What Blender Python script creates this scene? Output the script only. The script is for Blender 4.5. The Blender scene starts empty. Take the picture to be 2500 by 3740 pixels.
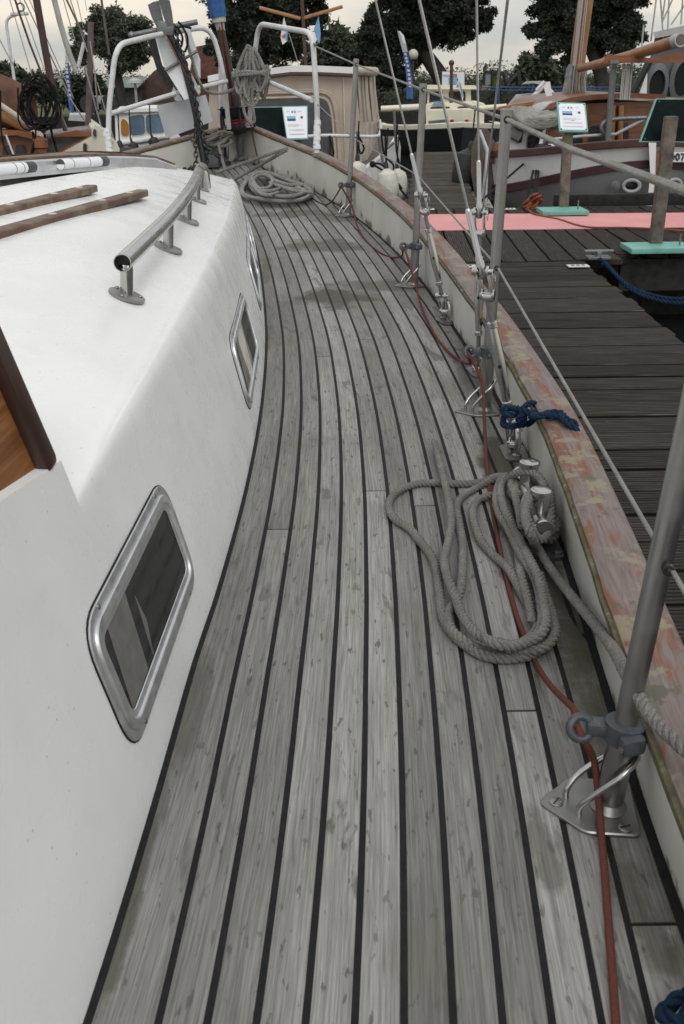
import bpy, bmesh, math, random
from mathutils import Vector, Matrix, noise
R = math.radians
random.seed(7)
sc = bpy.context.scene
COL = sc.collection

# ------------------------------------------------------------------ camera
FPX, CXP, CYP, CAMH = 3348.0, 1250.0, 1870.0, 0.75      # focal length and centre in photo pixels
TILT = math.atan((CYP - 295) / FPX)
ROLL = R(0.8)
cd = bpy.data.cameras.new('camera')
cam = bpy.data.objects.new('camera', cd); COL.objects.link(cam)
fw = Vector((0, math.cos(TILT), -math.sin(TILT)))
up0 = Vector((0, math.sin(TILT), math.cos(TILT))); rt0 = Vector((1, 0, 0))
rt = rt0 * math.cos(ROLL) - up0 * math.sin(ROLL)
up = up0 * math.cos(ROLL) + rt0 * math.sin(ROLL)
m3 = Matrix((rt, up, -fw)).transposed()
cam.matrix_world = Matrix.Translation((0, 0, CAMH)) @ m3.to_4x4()
cd.sensor_fit = 'VERTICAL'; cd.sensor_height = 36.0; cd.lens = 36.0 * FPX / 3740.0
cd.clip_start = 0.05; cd.clip_end = 2000
cd.dof.use_dof = True; cd.dof.focus_distance = 2.2; cd.dof.aperture_fstop = 18.0
sc.camera = cam
# ------------------------------------------------------------------ sky and light
SUN_EL, SUN_AZ = R(46), R(165)          # azimuth measured from +Y towards +X
w = bpy.data.worlds.new('World'); sc.world = w; w.use_nodes = True
nt = w.node_tree; nt.nodes.clear()
def N(nt, t, **k):
    n = nt.nodes.new(t)
    for a, b in k.items():
        if a in n.inputs: n.inputs[a].default_value = b
        else: setattr(n, a, b)
    return n
L = nt.links.new
out = N(nt, 'ShaderNodeOutputWorld'); bg = N(nt, 'ShaderNodeBackground', Strength=0.1)
sky = N(nt, 'ShaderNodeTexSky', sky_type='NISHITA', sun_disc=False, sun_elevation=SUN_EL, sun_rotation=SUN_AZ, air_density=1.0, dust_density=2.5)
tc = N(nt, 'ShaderNodeTexCoord'); mp = N(nt, 'ShaderNodeMapping'); mp.inputs['Scale'].default_value = (1.0, 1.0, 4.5)
n1 = N(nt, 'ShaderNodeTexNoise', Scale=1.9, Detail=6.0, Roughness=0.55)
L(tc.outputs['Generated'], mp.inputs[0]); L(mp.outputs[0], n1.inputs['Vector'])
cr = N(nt, 'ShaderNodeValToRGB')
cr.color_ramp.elements[0].position = 0.41; cr.color_ramp.elements[0].color = (5.0, 5.5, 6.0, 1)
cr.color_ramp.elements[1].position = 0.57; cr.color_ramp.elements[1].color = (8.3, 8.05, 7.5, 1)
L(n1.outputs['Fac'], cr.inputs[0])
n2 = N(nt, 'ShaderNodeTexNoise', Scale=1.2, Detail=3.0); L(mp.outputs[0], n2.inputs['Vector'])
mr = N(nt, 'ShaderNodeMapRange'); mr.inputs[1].default_value = 0.3; mr.inputs[2].default_value = 0.7; mr.inputs[3].default_value = 0.8; mr.inputs[4].default_value = 0.97
L(n2.outputs['Fac'], mr.inputs[0])
mx = N(nt, 'ShaderNodeMix', data_type='RGBA'); L(mr.outputs[0], mx.inputs[0]); L(sky.outputs[0], mx.inputs[6]); L(cr.outputs[0], mx.inputs[7])
# overcast sky: brighter overhead than at the horizon, the same all round
gz = N(nt, 'ShaderNodeSeparateXYZ'); L(tc.outputs['Generated'], gz.inputs[0])
ez = N(nt, 'ShaderNodeMapRange'); ez.inputs[1].default_value = 0.0; ez.inputs[2].default_value = 1.0; ez.inputs[3].default_value = 0.92; ez.inputs[4].default_value = 1.08; L(gz.outputs[2], ez.inputs[0])
wr = N(nt, 'ShaderNodeValToRGB'); we = wr.color_ramp.elements; we[0].position = 0.0; we[0].color = (1.10, 1.0, 0.84, 1); we[1].position = 0.16; we[1].color = (1, 1, 1, 1); L(gz.outputs[2], wr.inputs[0])
wm = N(nt, 'ShaderNodeMix', data_type='RGBA', blend_type='MULTIPLY'); wm.inputs[0].default_value = 1.0; L(mx.outputs[2], wm.inputs[6]); L(wr.outputs[0], wm.inputs[7])
em = N(nt, 'ShaderNodeVectorMath', operation='SCALE'); L(wm.outputs[2], em.inputs[0]); L(ez.outputs[0], em.inputs[3])
L(em.outputs[0], bg.inputs[0]); L(bg.outputs[0], out.inputs[0])
ld = bpy.data.lights.new('sun', 'SUN'); ld.energy = 0.9; ld.angle = R(40); ld.color = (1.0, 0.98, 0.95)
lo = bpy.data.objects.new('sun', ld); COL.objects.link(lo)
sd = Vector((math.sin(SUN_AZ) * math.cos(SUN_EL), math.cos(SUN_AZ) * math.cos(SUN_EL), math.sin(SUN_EL)))
lo.rotation_euler = sd.to_track_quat('Z', 'Y').to_euler()
sc.view_settings.view_transform = 'Standard'; sc.view_settings.look = 'None'
sc.view_settings.exposure = 0.27; sc.view_settings.gamma = 1.0
sc.cycles.max_bounces = 5; sc.cycles.diffuse_bounces = 3; sc.cycles.glossy_bounces = 3; sc.cycles.transmission_bounces = 4; sc.cycles.transparent_max_bounces = 8

# ------------------------------------------------------------------ measuring helpers (photo pixel -> place in the scene)
CAM = Vector((0, 0, CAMH))
def ray(px, py): return fw + rt * ((px - CXP) / FPX) - up * ((py - CYP) / FPX)
def sheer(y): return 0.0095 * max(0.0, y - 1.4) ** 2
def AZ(px, py, z):
    d = ray(px, py); return CAM + d * ((z - CAMH) / d.z)
def AY(px, py, y):
    d = ray(px, py); return CAM + d * (y / d.y)
def solve(px, py, f, t0=0.3, t1=14.0, dt=0.01):
    """first crossing of f(point)=0 along the pixel's line of sight"""
    d = ray(px, py); t = t0; pv = f(CAM + d * t)
    while t < t1:
        v = f(CAM + d * (t + dt))
        if pv * v <= 0: return CAM + d * (t + dt * pv / (pv - v + 1e-12))
        t += dt; pv = v
    return CAM + d * t1
def AD(px, py, dz=0.0): return solve(px, py, lambda p: p.z - sheer(p.y) - dz)
def lerp(pts, y):
    if y <= pts[0][0]: a, b = pts[0], pts[1]
    elif y >= pts[-1][0]: a, b = pts[-2], pts[-1]
    else:
        for a, b in zip(pts, pts[1:]):
            if a[0] <= y <= b[0]: break
    return a[1] + (b[1] - a[1]) * (y - a[0]) / (b[0] - a[0])
def smooth_fn(pts):
    """cubic Hermite through (y, x) points"""
    pts = sorted(pts); n = len(pts)
    ms = []
    for i in range(n):
        a = pts[max(i - 1, 0)]; b = pts[min(i + 1, n - 1)]
        ms.append((b[1] - a[1]) / (b[0] - a[0]))
    def f(y):
        if y <= pts[0][0]: return pts[0][1] + ms[0] * (y - pts[0][0])
        if y >= pts[-1][0]: return pts[-1][1] + ms[-1] * (y - pts[-1][0])
        for i in range(n - 1):
            if pts[i][0] <= y <= pts[i + 1][0]: break
        h = pts[i + 1][0] - pts[i][0]; t = (y - pts[i][0]) / h
        return ((2*t**3 - 3*t*t + 1) * pts[i][1] + (t**3 - 2*t*t + t) * h * ms[i]
                + (-2*t**3 + 3*t*t) * pts[i + 1][1] + (t**3 - t*t) * h * ms[i + 1])
    return f

# ------------------------------------------------------------------ mesh builder
class MB:
    def __init__(s): s.v = []; s.f = []; s.uv = {}; s.mi = []; s.cm = 0
    def mat(s, i): s.cm = i; return s
    def add(s, vs, fs, uvs=None):
        o = len(s.v); s.v += [Vector(p) for p in vs]
        for i, f in enumerate(fs):
            s.f.append([o + k for k in f]); s.mi.append(s.cm)
            if uvs: s.uv[len(s.f) - 1] = uvs[i]
        return s
    def box(s, c, d, rot=None, bev=0.0):
        hx, hy, hz = d[0] / 2, d[1] / 2, d[2] / 2
        if bev <= 0:
            vs = [Vector((sx*hx, sy*hy, sz*hz)) for sx in (-1, 1) for sy in (-1, 1) for sz in (-1, 1)]
            fs = [(0,1,3,2),(4,6,7,5),(0,4,5,1),(2,3,7,6),(0,2,6,4),(1,5,7,3)]
        else:
            b = min(bev, hx*.95, hy*.95, hz*.95); vs = []; fs = []
            bm = bmesh.new(); bmesh.ops.create_cube(bm, size=1.0)
            for q in bm.verts: q.co = Vector((q.co.x*d[0], q.co.y*d[1], q.co.z*d[2]))
            bmesh.ops.bevel(bm, geom=bm.edges[:], offset=b, segments=2, profile=0.6, affect='EDGES')
            bm.verts.index_update(); vs = [q.co.copy() for q in bm.verts]; fs = [[q.index for q in f.verts] for f in bm.faces]; bm.free()
        if rot is not None: vs = [rot @ p for p in vs]
        c = Vector(c)
        return s.add([p + c for p in vs], fs)
    def bar(s, a, b, wd, h, upv=(0, 0, 1), bev=0.0):
        a, b = Vector(a), Vector(b); y = (b - a); ln = y.length; y = y / ln
        x = y.cross(Vector(upv)); x.normalize(); z = x.cross(y)
        return s.box((a + b) / 2, (wd, ln, h), Matrix((x, y, z)).transposed(), bev)
    def frames(s, pts):
        n = len(pts); T = []
        for i in range(n):
            t = pts[min(i + 1, n - 1)] - pts[max(i - 1, 0)]
            if t.length < 1e-9: t = Vector((0, 0, 1))
            T.append(t.normalized())
        u = Vector((0, 0, 1)) if abs(T[0].z) < .9 else Vector((1, 0, 0))
        u = (u - T[0] * u.dot(T[0])).normalized(); F = []
        for i in range(n):
            u = u - T[i] * u.dot(T[i]); u.normalize(); F.append((u.copy(), T[i].cross(u)))
        return F
    def tube(s, pts, r, seg=10, caps=True, closed=False):
        pts = [Vector(p) for p in pts]; n = len(pts)
        rr = r if isinstance(r, (list, tuple)) else [r] * n
        F = s.frames(pts); vs = []; fs = []; uvs = []; ln = 0; ls = [0]
        for i in range(1, n): ln += (pts[i] - pts[i-1]).length; ls.append(ln)
        for i in range(n):
            for k in range(seg):
                a = 2 * math.pi * k / seg
                vs.append(pts[i] + (F[i][0] * math.cos(a) + F[i][1] * math.sin(a)) * rr[i])
        m = n if closed else n - 1
        for i in range(m):
            j = (i + 1) % n
            for k in range(seg):
                l = (k + 1) % seg
                fs.append((i*seg+k, i*seg+l, j*seg+l, j*seg+k))
                uvs.append(((ls[i], k/seg), (ls[i], (k+1)/seg), (ls[i+1] if i+1 < n else ln, (k+1)/seg), (ls[i+1] if i+1 < n else ln, k/seg)))
        if caps and not closed:
            fs.append(tuple(reversed(range(seg)))); uvs.append([(0, 0)] * seg)
            fs.append(tuple((n-1)*seg + k for k in range(seg))); uvs.append([(ln, 0)] * seg)
        return s.add(vs, fs, uvs)
    def lathe(s, prof, o, ax=(0, 0, 1), seg=16, xs=1.0):
        """prof: (radius, height) pairs along axis ax from o"""
        o = Vector(o); ax = Vector(ax).normalized()
        u = Vector((1, 0, 0)) if abs(ax.x) < .9 else Vector((0, 1, 0))
        u = (u - ax * u.dot(ax)).normalized(); v = ax.cross(u); vs = []; fs = []
        for r, h in prof:
            for k in range(seg):
                a = 2 * math.pi * k / seg
                vs.append(o + ax * h + (u * math.cos(a) * xs + v * math.sin(a)) * max(r, 1e-5))
        for i in range(len(prof) - 1):
            for k in range(seg):
                l = (k + 1) % seg; fs.append((i*seg+k, i*seg+l, (i+1)*seg+l, (i+1)*seg+k))
        if prof[0][0] > 1e-4: fs.append(tuple(reversed(range(seg))))
        if prof[-1][0] > 1e-4: fs.append(tuple((len(prof)-1)*seg + k for k in range(seg)))
        return s.add(vs, fs)
    def prism(s, poly, ext):
        """flat polygon (list of 3-D points) pushed along ext"""
        poly = [Vector(p) for p in poly]; ext = Vector(ext); n = len(poly)
        vs = poly + [p + ext for p in poly]
        fs = [tuple(reversed(range(n))), tuple(range(n, 2*n))] + [(i, (i+1) % n, n + (i+1) % n, n + i) for i in range(n)]
        return s.add(vs, fs)
    def grid(s, rows, uvs=None, close=False):
        n, m = len(rows), len(rows[0]); vs = [p for r in rows for p in r]; fs = []; uu = []
        for i in range(n - 1):
            for j in range(m if close else m - 1):
                k = (j + 1) % m
                fs.append((i*m+j, i*m+k, (i+1)*m+k, (i+1)*m+j))
                if uvs: uu.append((uvs[i][j], uvs[i][k], uvs[i+1][k], uvs[i+1][j]))
        return s.add(vs, fs, uu if uvs else None)
    def ball(s, c, r, seg=14, rings=8, sc3=(1, 1, 1)):
        c = Vector(c)
        prof = [(math.sin(math.pi * i / rings), -math.cos(math.pi * i / rings)) for i in range(rings + 1)]
        b = MB().lathe(prof, (0, 0, 0), seg=seg)
        return s.add([Vector((p.x*sc3[0]*r, p.y*sc3[1]*r, p.z*sc3[2]*r)) + c for p in b.v], b.f)
    def torus(s, c, R0, r, ax=(0, 0, 1), seg=20, sub=8, xs=1.0):
        ax = Vector(ax).normalized(); u = Vector((1, 0, 0)) if abs(ax.x) < .9 else Vector((0, 1, 0))
        u = (u - ax * u.dot(ax)).normalized(); v = ax.cross(u)
        pts = [Vector(c) + (u * math.cos(2*math.pi*k/seg) * xs + v * math.sin(2*math.pi*k/seg)) * R0 for k in range(seg)]
        vs = []; fs = []
        for k in range(seg):
            d = (pts[k] - Vector(c)).normalized()
            for j in range(sub):
                a = 2*math.pi*j/sub; vs.append(pts[k] + (d * math.cos(a) + ax * math.sin(a)) * r)
        for k in range(seg):
            for j in range(sub):
                fs.append((k*sub+j, ((k+1) % seg)*sub+j, ((k+1) % seg)*sub+(j+1) % sub, k*sub+(j+1) % sub))
        return s.add(vs, fs)
    def rope(s, pts, r, strands=3, pitch=None, seg=7, step=None):
        """laid rope: strands twisted round the path"""
        pitch = pitch or r * 6.0; step = step or r * 0.75
        pts = resample(pts, step); n = len(pts); F = s.frames(pts); ln = 0; ph = [0]
        for i in range(1, n): ln += (pts[i] - pts[i-1]).length; ph.append(2*math.pi*ln/pitch)
        for q in range(strands):
            c = [pts[i] + (F[i][0]*math.cos(ph[i]+2*math.pi*q/strands) + F[i][1]*math.sin(ph[i]+2*math.pi*q/strands)) * r*0.54 for i in range(n)]
            s.tube(c, r * 0.49, seg)
        return s
    def build(s, name, mats, parent=None, smooth=True, ang=38, kind=None):
        me = bpy.data.meshes.new(name)
        o0 = WORLD.get(parent, Vector((0, 0, 0))) if parent is not None else Vector((0, 0, 0))
        me.from_pydata([p - o0 for p in s.v], [], s.f)
        if not isinstance(mats, (list, tuple)): mats = [mats]
        for m in mats: me.materials.append(M[m])
        if len(mats) > 1: me.polygons.foreach_set('material_index', s.mi)
        if s.uv:
            ul = me.uv_layers.new(name='UVMap')
            for p in me.polygons:
                u = s.uv.get(p.index)
                if u:
                    for li, c in zip(p.loop_indices, u): ul.data[li].uv = c
        if smooth:
            me.polygons.foreach_set('use_smooth', [True] * len(me.polygons))
            me.set_sharp_from_angle(angle=R(ang))
        me.update()
        o = bpy.data.objects.new(name, me); COL.objects.link(o)
        if parent is not None: o.parent = parent; WORLD[o] = o0
        if kind: o['kind'] = kind
        return o
WORLD = {}
def catmull(pts, n=8, closed=False):
    pts = [Vector(p) for p in pts]; o = []; m = len(pts)
    for i in range(m if closed else m - 1):
        if closed: p0, p1, p2, p3 = pts[i-1], pts[i], pts[(i+1) % m], pts[(i+2) % m]
        else: p0, p1, p2, p3 = pts[max(i-1, 0)], pts[i], pts[i+1], pts[min(i+2, m-1)]
        for k in range(n):
            t = k / n
            o.append(0.5 * ((2*p1) + (p2-p0)*t + (2*p0-5*p1+4*p2-p3)*t*t + (3*p1-p0-3*p2+p3)*t**3))
    if not closed: o.append(pts[-1])
    return o
def resample(pts, step):
    pts = [Vector(p) for p in pts]; o = [pts[0]]; acc = 0
    for a, b in zip(pts, pts[1:]):
        ln = (b - a).length
        if ln < 1e-9: continue
        t = step - acc
        while t <= ln: o.append(a + (b - a) * (t / ln)); t += step
        acc = ln - (t - step)
    if (o[-1] - pts[-1]).length > step * .3: o.append(pts[-1])
    return o
def arc(a, b, c, n=8):
    """quadratic Bezier corner"""
    a, b, c = Vector(a), Vector(b), Vector(c)
    return [a*(1-t)**2 + b*2*t*(1-t) + c*t*t for t in [k/n for k in range(n+1)]]
def rounded(pts, r, n=6):
    """polyline with rounded corners"""
    pts = [Vector(p) for p in pts]; o = [pts[0]]
    for i in range(1, len(pts) - 1):
        a, b, c = pts[i-1], pts[i], pts[i+1]
        ra = min(r, (a-b).length*.49); rc = min(r, (c-b).length*.49)
        o += arc(b + (a-b).normalized()*ra, b, b + (c-b).normalized()*rc, n)
    o.append(pts[-1]); return o
def round_poly(pts, r, n=5):
    pts = [Vector(p) for p in pts]; o = []; m = len(pts)
    for i in range(m):
        a, b, c = pts[i-1], pts[i], pts[(i+1) % m]
        ra = min(r, (a-b).length*.49); rc = min(r, (c-b).length*.49)
        o += arc(b + (a-b).normalized()*ra, b, b + (c-b).normalized()*rc, n)
    return o
def sag(a, b, d, n=24):
    a, b = Vector(a), Vector(b)
    return [a + (b-a)*(i/n) - Vector((0, 0, 4*d*(i/n)*(1-i/n))) for i in range(n+1)]
def tag(o, label=None, cat=None, group=None, kind=None):
    if label: o['label'] = label
    if cat: o['category'] = cat
    if group: o['group'] = group
    if kind: o['kind'] = kind
    return o
def thing(name, label, cat, loc=(0, 0, 0), group=None):
    o = bpy.data.objects.new(name, None); COL.objects.link(o); o.location = loc; o.empty_display_size = 0.1
    WORLD[o] = Vector(loc); return tag(o, label, cat, group)

# ------------------------------------------------------------------ materials
M = {}
class MT:
    def __init__(s, name, rough=0.5, metal=0.0, spec=0.5):
        s.m = bpy.data.materials.new(name); s.m.use_nodes = True; s.nt = s.m.node_tree; s.nt.nodes.clear()
        s.out = N(s.nt, 'ShaderNodeOutputMaterial'); s.b = N(s.nt, 'ShaderNodeBsdfPrincipled')
        s.b.inputs['Roughness'].default_value = rough; s.b.inputs['Metallic'].default_value = metal; s.b.inputs['Specular IOR Level'].default_value = spec
        s.l(s.b.outputs[0], s.out.inputs[0]); M[name] = s.m; s.bump_in = None
    def l(s, a, b): s.nt.links.new(a, b)
    def coord(s, kind='Object', scale=(1, 1, 1)):
        t = N(s.nt, 'ShaderNodeTexCoord'); m = N(s.nt, 'ShaderNodeMapping'); m.inputs['Scale'].default_value = scale
        if kind == 'World':
            g = N(s.nt, 'ShaderNodeNewGeometry'); s.l(g.outputs['Position'], m.inputs[0])
        else: s.l(t.outputs[kind], m.inputs[0])
        return m.outputs[0]
    def noise(s, co, scale, detail=4, rough=0.55, dist=0.0):
        n = N(s.nt, 'ShaderNodeTexNoise', Scale=scale, Detail=detail, Roughness=rough, Distortion=dist)
        s.l(co, n.inputs['Vector']); return n.outputs['Fac']
    def ramp(s, fac, stops):
        r = N(s.nt, 'ShaderNodeValToRGB'); e = r.color_ramp.elements
        while len(e) < len(stops): e.new(0.5)
        for k, (p, c) in enumerate(stops):
            e[k].position = p; e[k].color = (c, c, c, 1) if isinstance(c, (int, float)) else (*c, 1)
        s.l(fac, r.inputs[0]); return r.outputs[0]
    def mix(s, fac, a, b, mode='MIX'):
        x = N(s.nt, 'ShaderNodeMix', data_type='RGBA', blend_type=mode)
        for i, q in ((0, fac), (6, a), (7, b)):
            if isinstance(q, (int, float)): x.inputs[i].default_value = q if i == 0 else (q, q, q, 1)
            elif isinstance(q, tuple): x.inputs[i].default_value = (*q, 1)
            else: s.l(q, x.inputs[i])
        return x.outputs[2]
    def math(s, op, a, b=0.0):
        x = N(s.nt, 'ShaderNodeMath', operation=op)
        for i, q in ((0, a), (1, b)):
            if isinstance(q, (int, float)): x.inputs[i].default_value = q
            else: s.l(q, x.inputs[i])
        return x.outputs[0]
    def rand(s): return N(s.nt, 'ShaderNodeObjectInfo').outputs['Random']
    def col(s, c):
        if isinstance(c, tuple): s.b.inputs['Base Color'].default_value = (*c, 1)
        else: s.l(c, s.b.inputs['Base Color'])
        return s
    def rough(s, c): s.l(c, s.b.inputs['Roughness']); return s
    def bump(s, h, strength=0.3, dist=0.002):
        b = N(s.nt, 'ShaderNodeBump', Strength=strength, Distance=dist); s.l(h, b.inputs['Height']); s.l(b.outputs[0], s.b.inputs['Normal']); return s
def simple(name, c, rough=0.5, metal=0.0, var=0.12, scale=8.0, bump=0.0, spec=0.5, dirt=None):
    """a colour with uneven tone and gloss"""
    m = MT(name, rough, metal, spec); co = m.coord('World')
    n = m.noise(co, scale, 5)
    lo = tuple(max(0, x*(1-var*1.6)) for x in c); hi = tuple(min(1, x*(1+var)) for x in c)
    k = m.ramp(n, [(0.3, lo), (0.7, hi)])
    if dirt:
        d = m.ramp(m.noise(co, scale*2.3, 6, 0.65), [(0.55, 0.0), (0.75, dirt[1])]); k = m.mix(d, k, dirt[0])
    m.col(k)
    m.rough(m.ramp(m.noise(co, scale*3, 3), [(0.3, max(0.03, rough*0.8)), (0.7, min(1, rough*1.2))]))
    if bump: m.bump(m.noise(co, scale*12, 4), bump, 0.002)
    return m
# teak deck: silver-grey weathered wood; UV = metres along / across each plank
def teak(name):
    m = MT(name, 0.75); uv = m.coord('UV', (1, 1, 1)); wc = m.coord('World'); rnd = m.rand()
    off = N(m.nt, 'ShaderNodeCombineXYZ'); m.l(m.math('MULTIPLY', rnd, 37.0), off.inputs[0]); m.l(m.math('MULTIPLY', rnd, 13.0), off.inputs[1])
    ad = N(m.nt, 'ShaderNodeVectorMath', operation='ADD'); m.l(uv, ad.inputs[0]); m.l(off.outputs[0], ad.inputs[1]); uvr = ad.outputs[0]
    def sc_(x, y):
        q = N(m.nt, 'ShaderNodeMapping'); q.inputs['Scale'].default_value = (x, y, 1); m.l(uvr, q.inputs[0]); return q.outputs[0]
    grain = m.noise(sc_(11, 420), 1.0, 6, 0.7, 0.3)
    grain2 = m.noise(sc_(4.5, 130), 1.0, 5, 0.65, 0.8)
    tone = m.noise(sc_(1.3, 9), 1.0, 3, 0.5)
    wav = N(m.nt, 'ShaderNodeTexWave', wave_type='BANDS', bands_direction='Y', Scale=16.0, Distortion=5.0, Detail=3.0)
    wav.inputs['Detail Scale'].default_value = 0.6; m.l(sc_(0.75, 1.9), wav.inputs['Vector'])
    base = m.ramp(grain, [(0.31, (0.070, 0.066, 0.060)), (0.42, (0.215, 0.209, 0.199)), (0.56, (0.335, 0.327, 0.313)), (0.70, (0.475, 0.466, 0.448))])
    c = m.mix(0.42, base, m.ramp(grain2, [(0.3, (0.085, 0.080, 0.074)), (0.62, (0.385, 0.380, 0.368))]))
    c = m.mix(m.ramp(wav.outputs['Fac'], [(0.0, 0.22), (0.14, 0.0)]), c, (0.10, 0.095, 0.088))
    c = m.mix(1.0, c, m.ramp(tone, [(0.25, 0.70), (0.75, 1.14)]), 'MULTIPLY')
    c = m.mix(1.0, c, m.ramp(rnd, [(0.0, (0.70, 0.695, 0.685)), (0.5, (0.95, 0.945, 0.938)), (1.0, (1.14, 1.135, 1.13))]), 'MULTIPLY')
    # pits and spots
    sp = m.ramp(m.noise(sc_(30, 95), 1.0, 3, 0.6), [(0.615, 0.0), (0.66, 0.75)])
    sp = m.math('MULTIPLY', sp, m.ramp(m.noise(wc, 3.3, 3), [(0.34, 0.35), (0.56, 1.0)]))
    c = m.mix(sp, c, (0.055, 0.051, 0.046))
    wet = m.ramp(m.noise(sc_(6.5, 26), 1.0, 4, 0.62, 0.6), [(0.605, 0.0), (0.655, 0.7)])
    wet = m.math('MULTIPLY', wet, m.ramp(m.noise(wc, 2.1, 3), [(0.36, 0.25), (0.55, 1.0)]))
    c = m.mix(wet, c, (0.085, 0.077, 0.066))
    # green film in large blotches
    g = m.ramp(m.noise(wc, 2.4, 5, 0.6), [(0.53, 0.0), (0.70, 0.5)])
    c = m.mix(g, c, (0.125, 0.118, 0.070))
    # dark damp patches across the foredeck
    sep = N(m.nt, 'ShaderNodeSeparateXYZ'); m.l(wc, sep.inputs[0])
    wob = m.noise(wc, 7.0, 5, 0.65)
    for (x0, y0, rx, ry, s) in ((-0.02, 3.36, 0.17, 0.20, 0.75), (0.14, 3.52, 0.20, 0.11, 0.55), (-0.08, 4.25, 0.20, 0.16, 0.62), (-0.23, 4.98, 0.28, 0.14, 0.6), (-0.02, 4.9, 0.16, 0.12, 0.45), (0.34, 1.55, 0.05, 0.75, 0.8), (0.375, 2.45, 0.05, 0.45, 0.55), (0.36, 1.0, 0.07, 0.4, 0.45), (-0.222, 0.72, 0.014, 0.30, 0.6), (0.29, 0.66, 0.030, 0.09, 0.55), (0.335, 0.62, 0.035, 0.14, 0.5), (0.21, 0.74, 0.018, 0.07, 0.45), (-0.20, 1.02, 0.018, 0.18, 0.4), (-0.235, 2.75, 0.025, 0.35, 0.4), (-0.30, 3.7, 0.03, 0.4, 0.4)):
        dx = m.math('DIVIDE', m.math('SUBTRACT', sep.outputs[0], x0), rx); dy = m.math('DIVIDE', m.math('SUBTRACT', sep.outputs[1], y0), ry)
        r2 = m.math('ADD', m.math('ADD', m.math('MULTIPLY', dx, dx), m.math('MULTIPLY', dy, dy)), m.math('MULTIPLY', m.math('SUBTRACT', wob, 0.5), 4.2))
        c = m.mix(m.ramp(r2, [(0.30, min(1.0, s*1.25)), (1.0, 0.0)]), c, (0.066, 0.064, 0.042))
    m.col(c)
    h = m.mix(0.4, grain, grain2); m.bump(h, 0.8, 0.002)
    m.rough(m.ramp(grain2, [(0.3, 0.62), (0.7, 0.85)]))
teak('teak')
m = MT('caulk', 0.7, spec=0.25); co = m.coord('World'); m.col(m.ramp(m.noise(co, 60, 4), [(0.3, (0.007, 0.007, 0.008)), (0.7, (0.015, 0.015, 0.016))])); m.bump(m.noise(co, 90, 3), 0.3, 0.001)
# painted glass fibre, slightly dirty
def gelcoat(name, c, rough=0.30):
    m = MT(name, rough); co = m.coord('World')
    k = m.ramp(m.noise(co, 2.2, 6, 0.6), [(0.3, tuple(x*0.89 for x in c)), (0.65, c)])
    k = m.mix(m.ramp(m.noise(co, 11, 6, 0.7), [(0.56, 0.0), (0.72, 0.20)]), k, tuple(x*0.72 for x in c))
    st = N(m.nt, 'ShaderNodeMapping'); st.inputs['Scale'].default_value = (4, 4, 2.2); m.l(co, st.inputs[0])
    k = m.mix(m.ramp(m.noise(st.outputs[0], 3.0, 6, 0.65), [(0.58, 0.0), (0.85, 0.10)]), k, tuple(x*0.7 for x in c))
    for vs, rd, colr, th in ((22, .055, (0.20, 0.18, 0.15), .52), (60, .10, (0.34, 0.32, 0.28), .48)):
        vo = N(m.nt, 'ShaderNodeTexVoronoi', Scale=float(vs)); m.l(co, vo.inputs['Vector'])
        dot = m.math('MULTIPLY', m.ramp(vo.outputs['Distance'], [(rd*.6, 0.7), (rd, 0.0)]), m.ramp(m.noise(co, vs*.31, 2), [(th, 0.0), (th + .04, 1.0)]))
        k = m.mix(dot, k, colr)
    m.col(k); m.rough(m.ramp(m.noise(co, 14, 4), [(0.3, rough*0.75), (0.7, min(1, rough*1.5))])); m.bump(m.noise(co, 6, 2), 0.04, 0.01)
gelcoat('gelcoat', (0.83, 0.83, 0.815), 0.26)
gelcoat('cream_paint', (0.74, 0.70, 0.57), 0.35)
# bulwark: white paint with green algae low down and rust-brown dirt at its top edge
m = MT('bulwark_paint', 0.4); co = m.coord('World')
k = m.ramp(m.noise(co, 4, 5), [(0.3, (0.60, 0.59, 0.53)), (0.7, (0.74, 0.73, 0.67))])
k = m.mix(m.ramp(m.noise(co, 9, 6, 0.65), [(0.58, 0.0), (0.78, 0.5)]), k, (0.38, 0.34, 0.24))
at = N(m.nt, 'ShaderNodeUVMap'); sp = N(m.nt, 'ShaderNodeSeparateXYZ'); m.l(at.outputs[0], sp.inputs[0])
alg = m.math('ADD', sp.outputs[1], m.math('MULTIPLY', m.math('SUBTRACT', m.noise(co, 10, 6, 0.7), 0.5), 1.6))
k = m.mix(m.ramp(alg, [(-0.12, 0.8), (0.10, 0.0)]), k, (0.085, 0.080, 0.036))
m.col(k); m.bump(m.noise(co, 60, 4), 0.2, 0.002)
# cap rail: worn varnish, orange and mauve-grey bare wood, yellow lichen
m = MT('worn_varnish', 0.6); co = m.coord('UV', (1, 1, 1)); wc = m.coord('World')
st = N(m.nt, 'ShaderNodeMapping'); st.inputs['Scale'].default_value = (2.2, 11, 1); m.l(co, st.inputs[0])
sg = N(m.nt, 'ShaderNodeMapping'); sg.inputs['Scale'].default_value = (14, 200, 1); m.l(co, sg.inputs[0])
gr = m.noise(sg.outputs[0], 1.0, 5, 0.6, 0.4)
orange = m.ramp(gr, [(0.3, (0.13, 0.050, 0.026)), (0.7, (0.235, 0.098, 0.052))])
mauve = m.ramp(gr, [(0.3, (0.130, 0.100, 0.092)), (0.7, (0.230, 0.180, 0.165))])
k = m.mix(m.ramp(m.noise(st.outputs[0], 1.6, 6, 0.6, 0.5), [(0.52, 0.0), (0.57, 0.9)]), mauve, orange)
k = m.mix(m.ramp(m.noise(wc, 13, 6, 0.68), [(0.54, 0.0), (0.60, 0.85)]), k, (0.25, 0.225, 0.15))
k = m.mix(m.ramp(m.noise(wc, 22, 5, 0.65), [(0.59, 0.0), (0.63, 0.85)]), k, (0.10, 0.092, 0.062))
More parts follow.
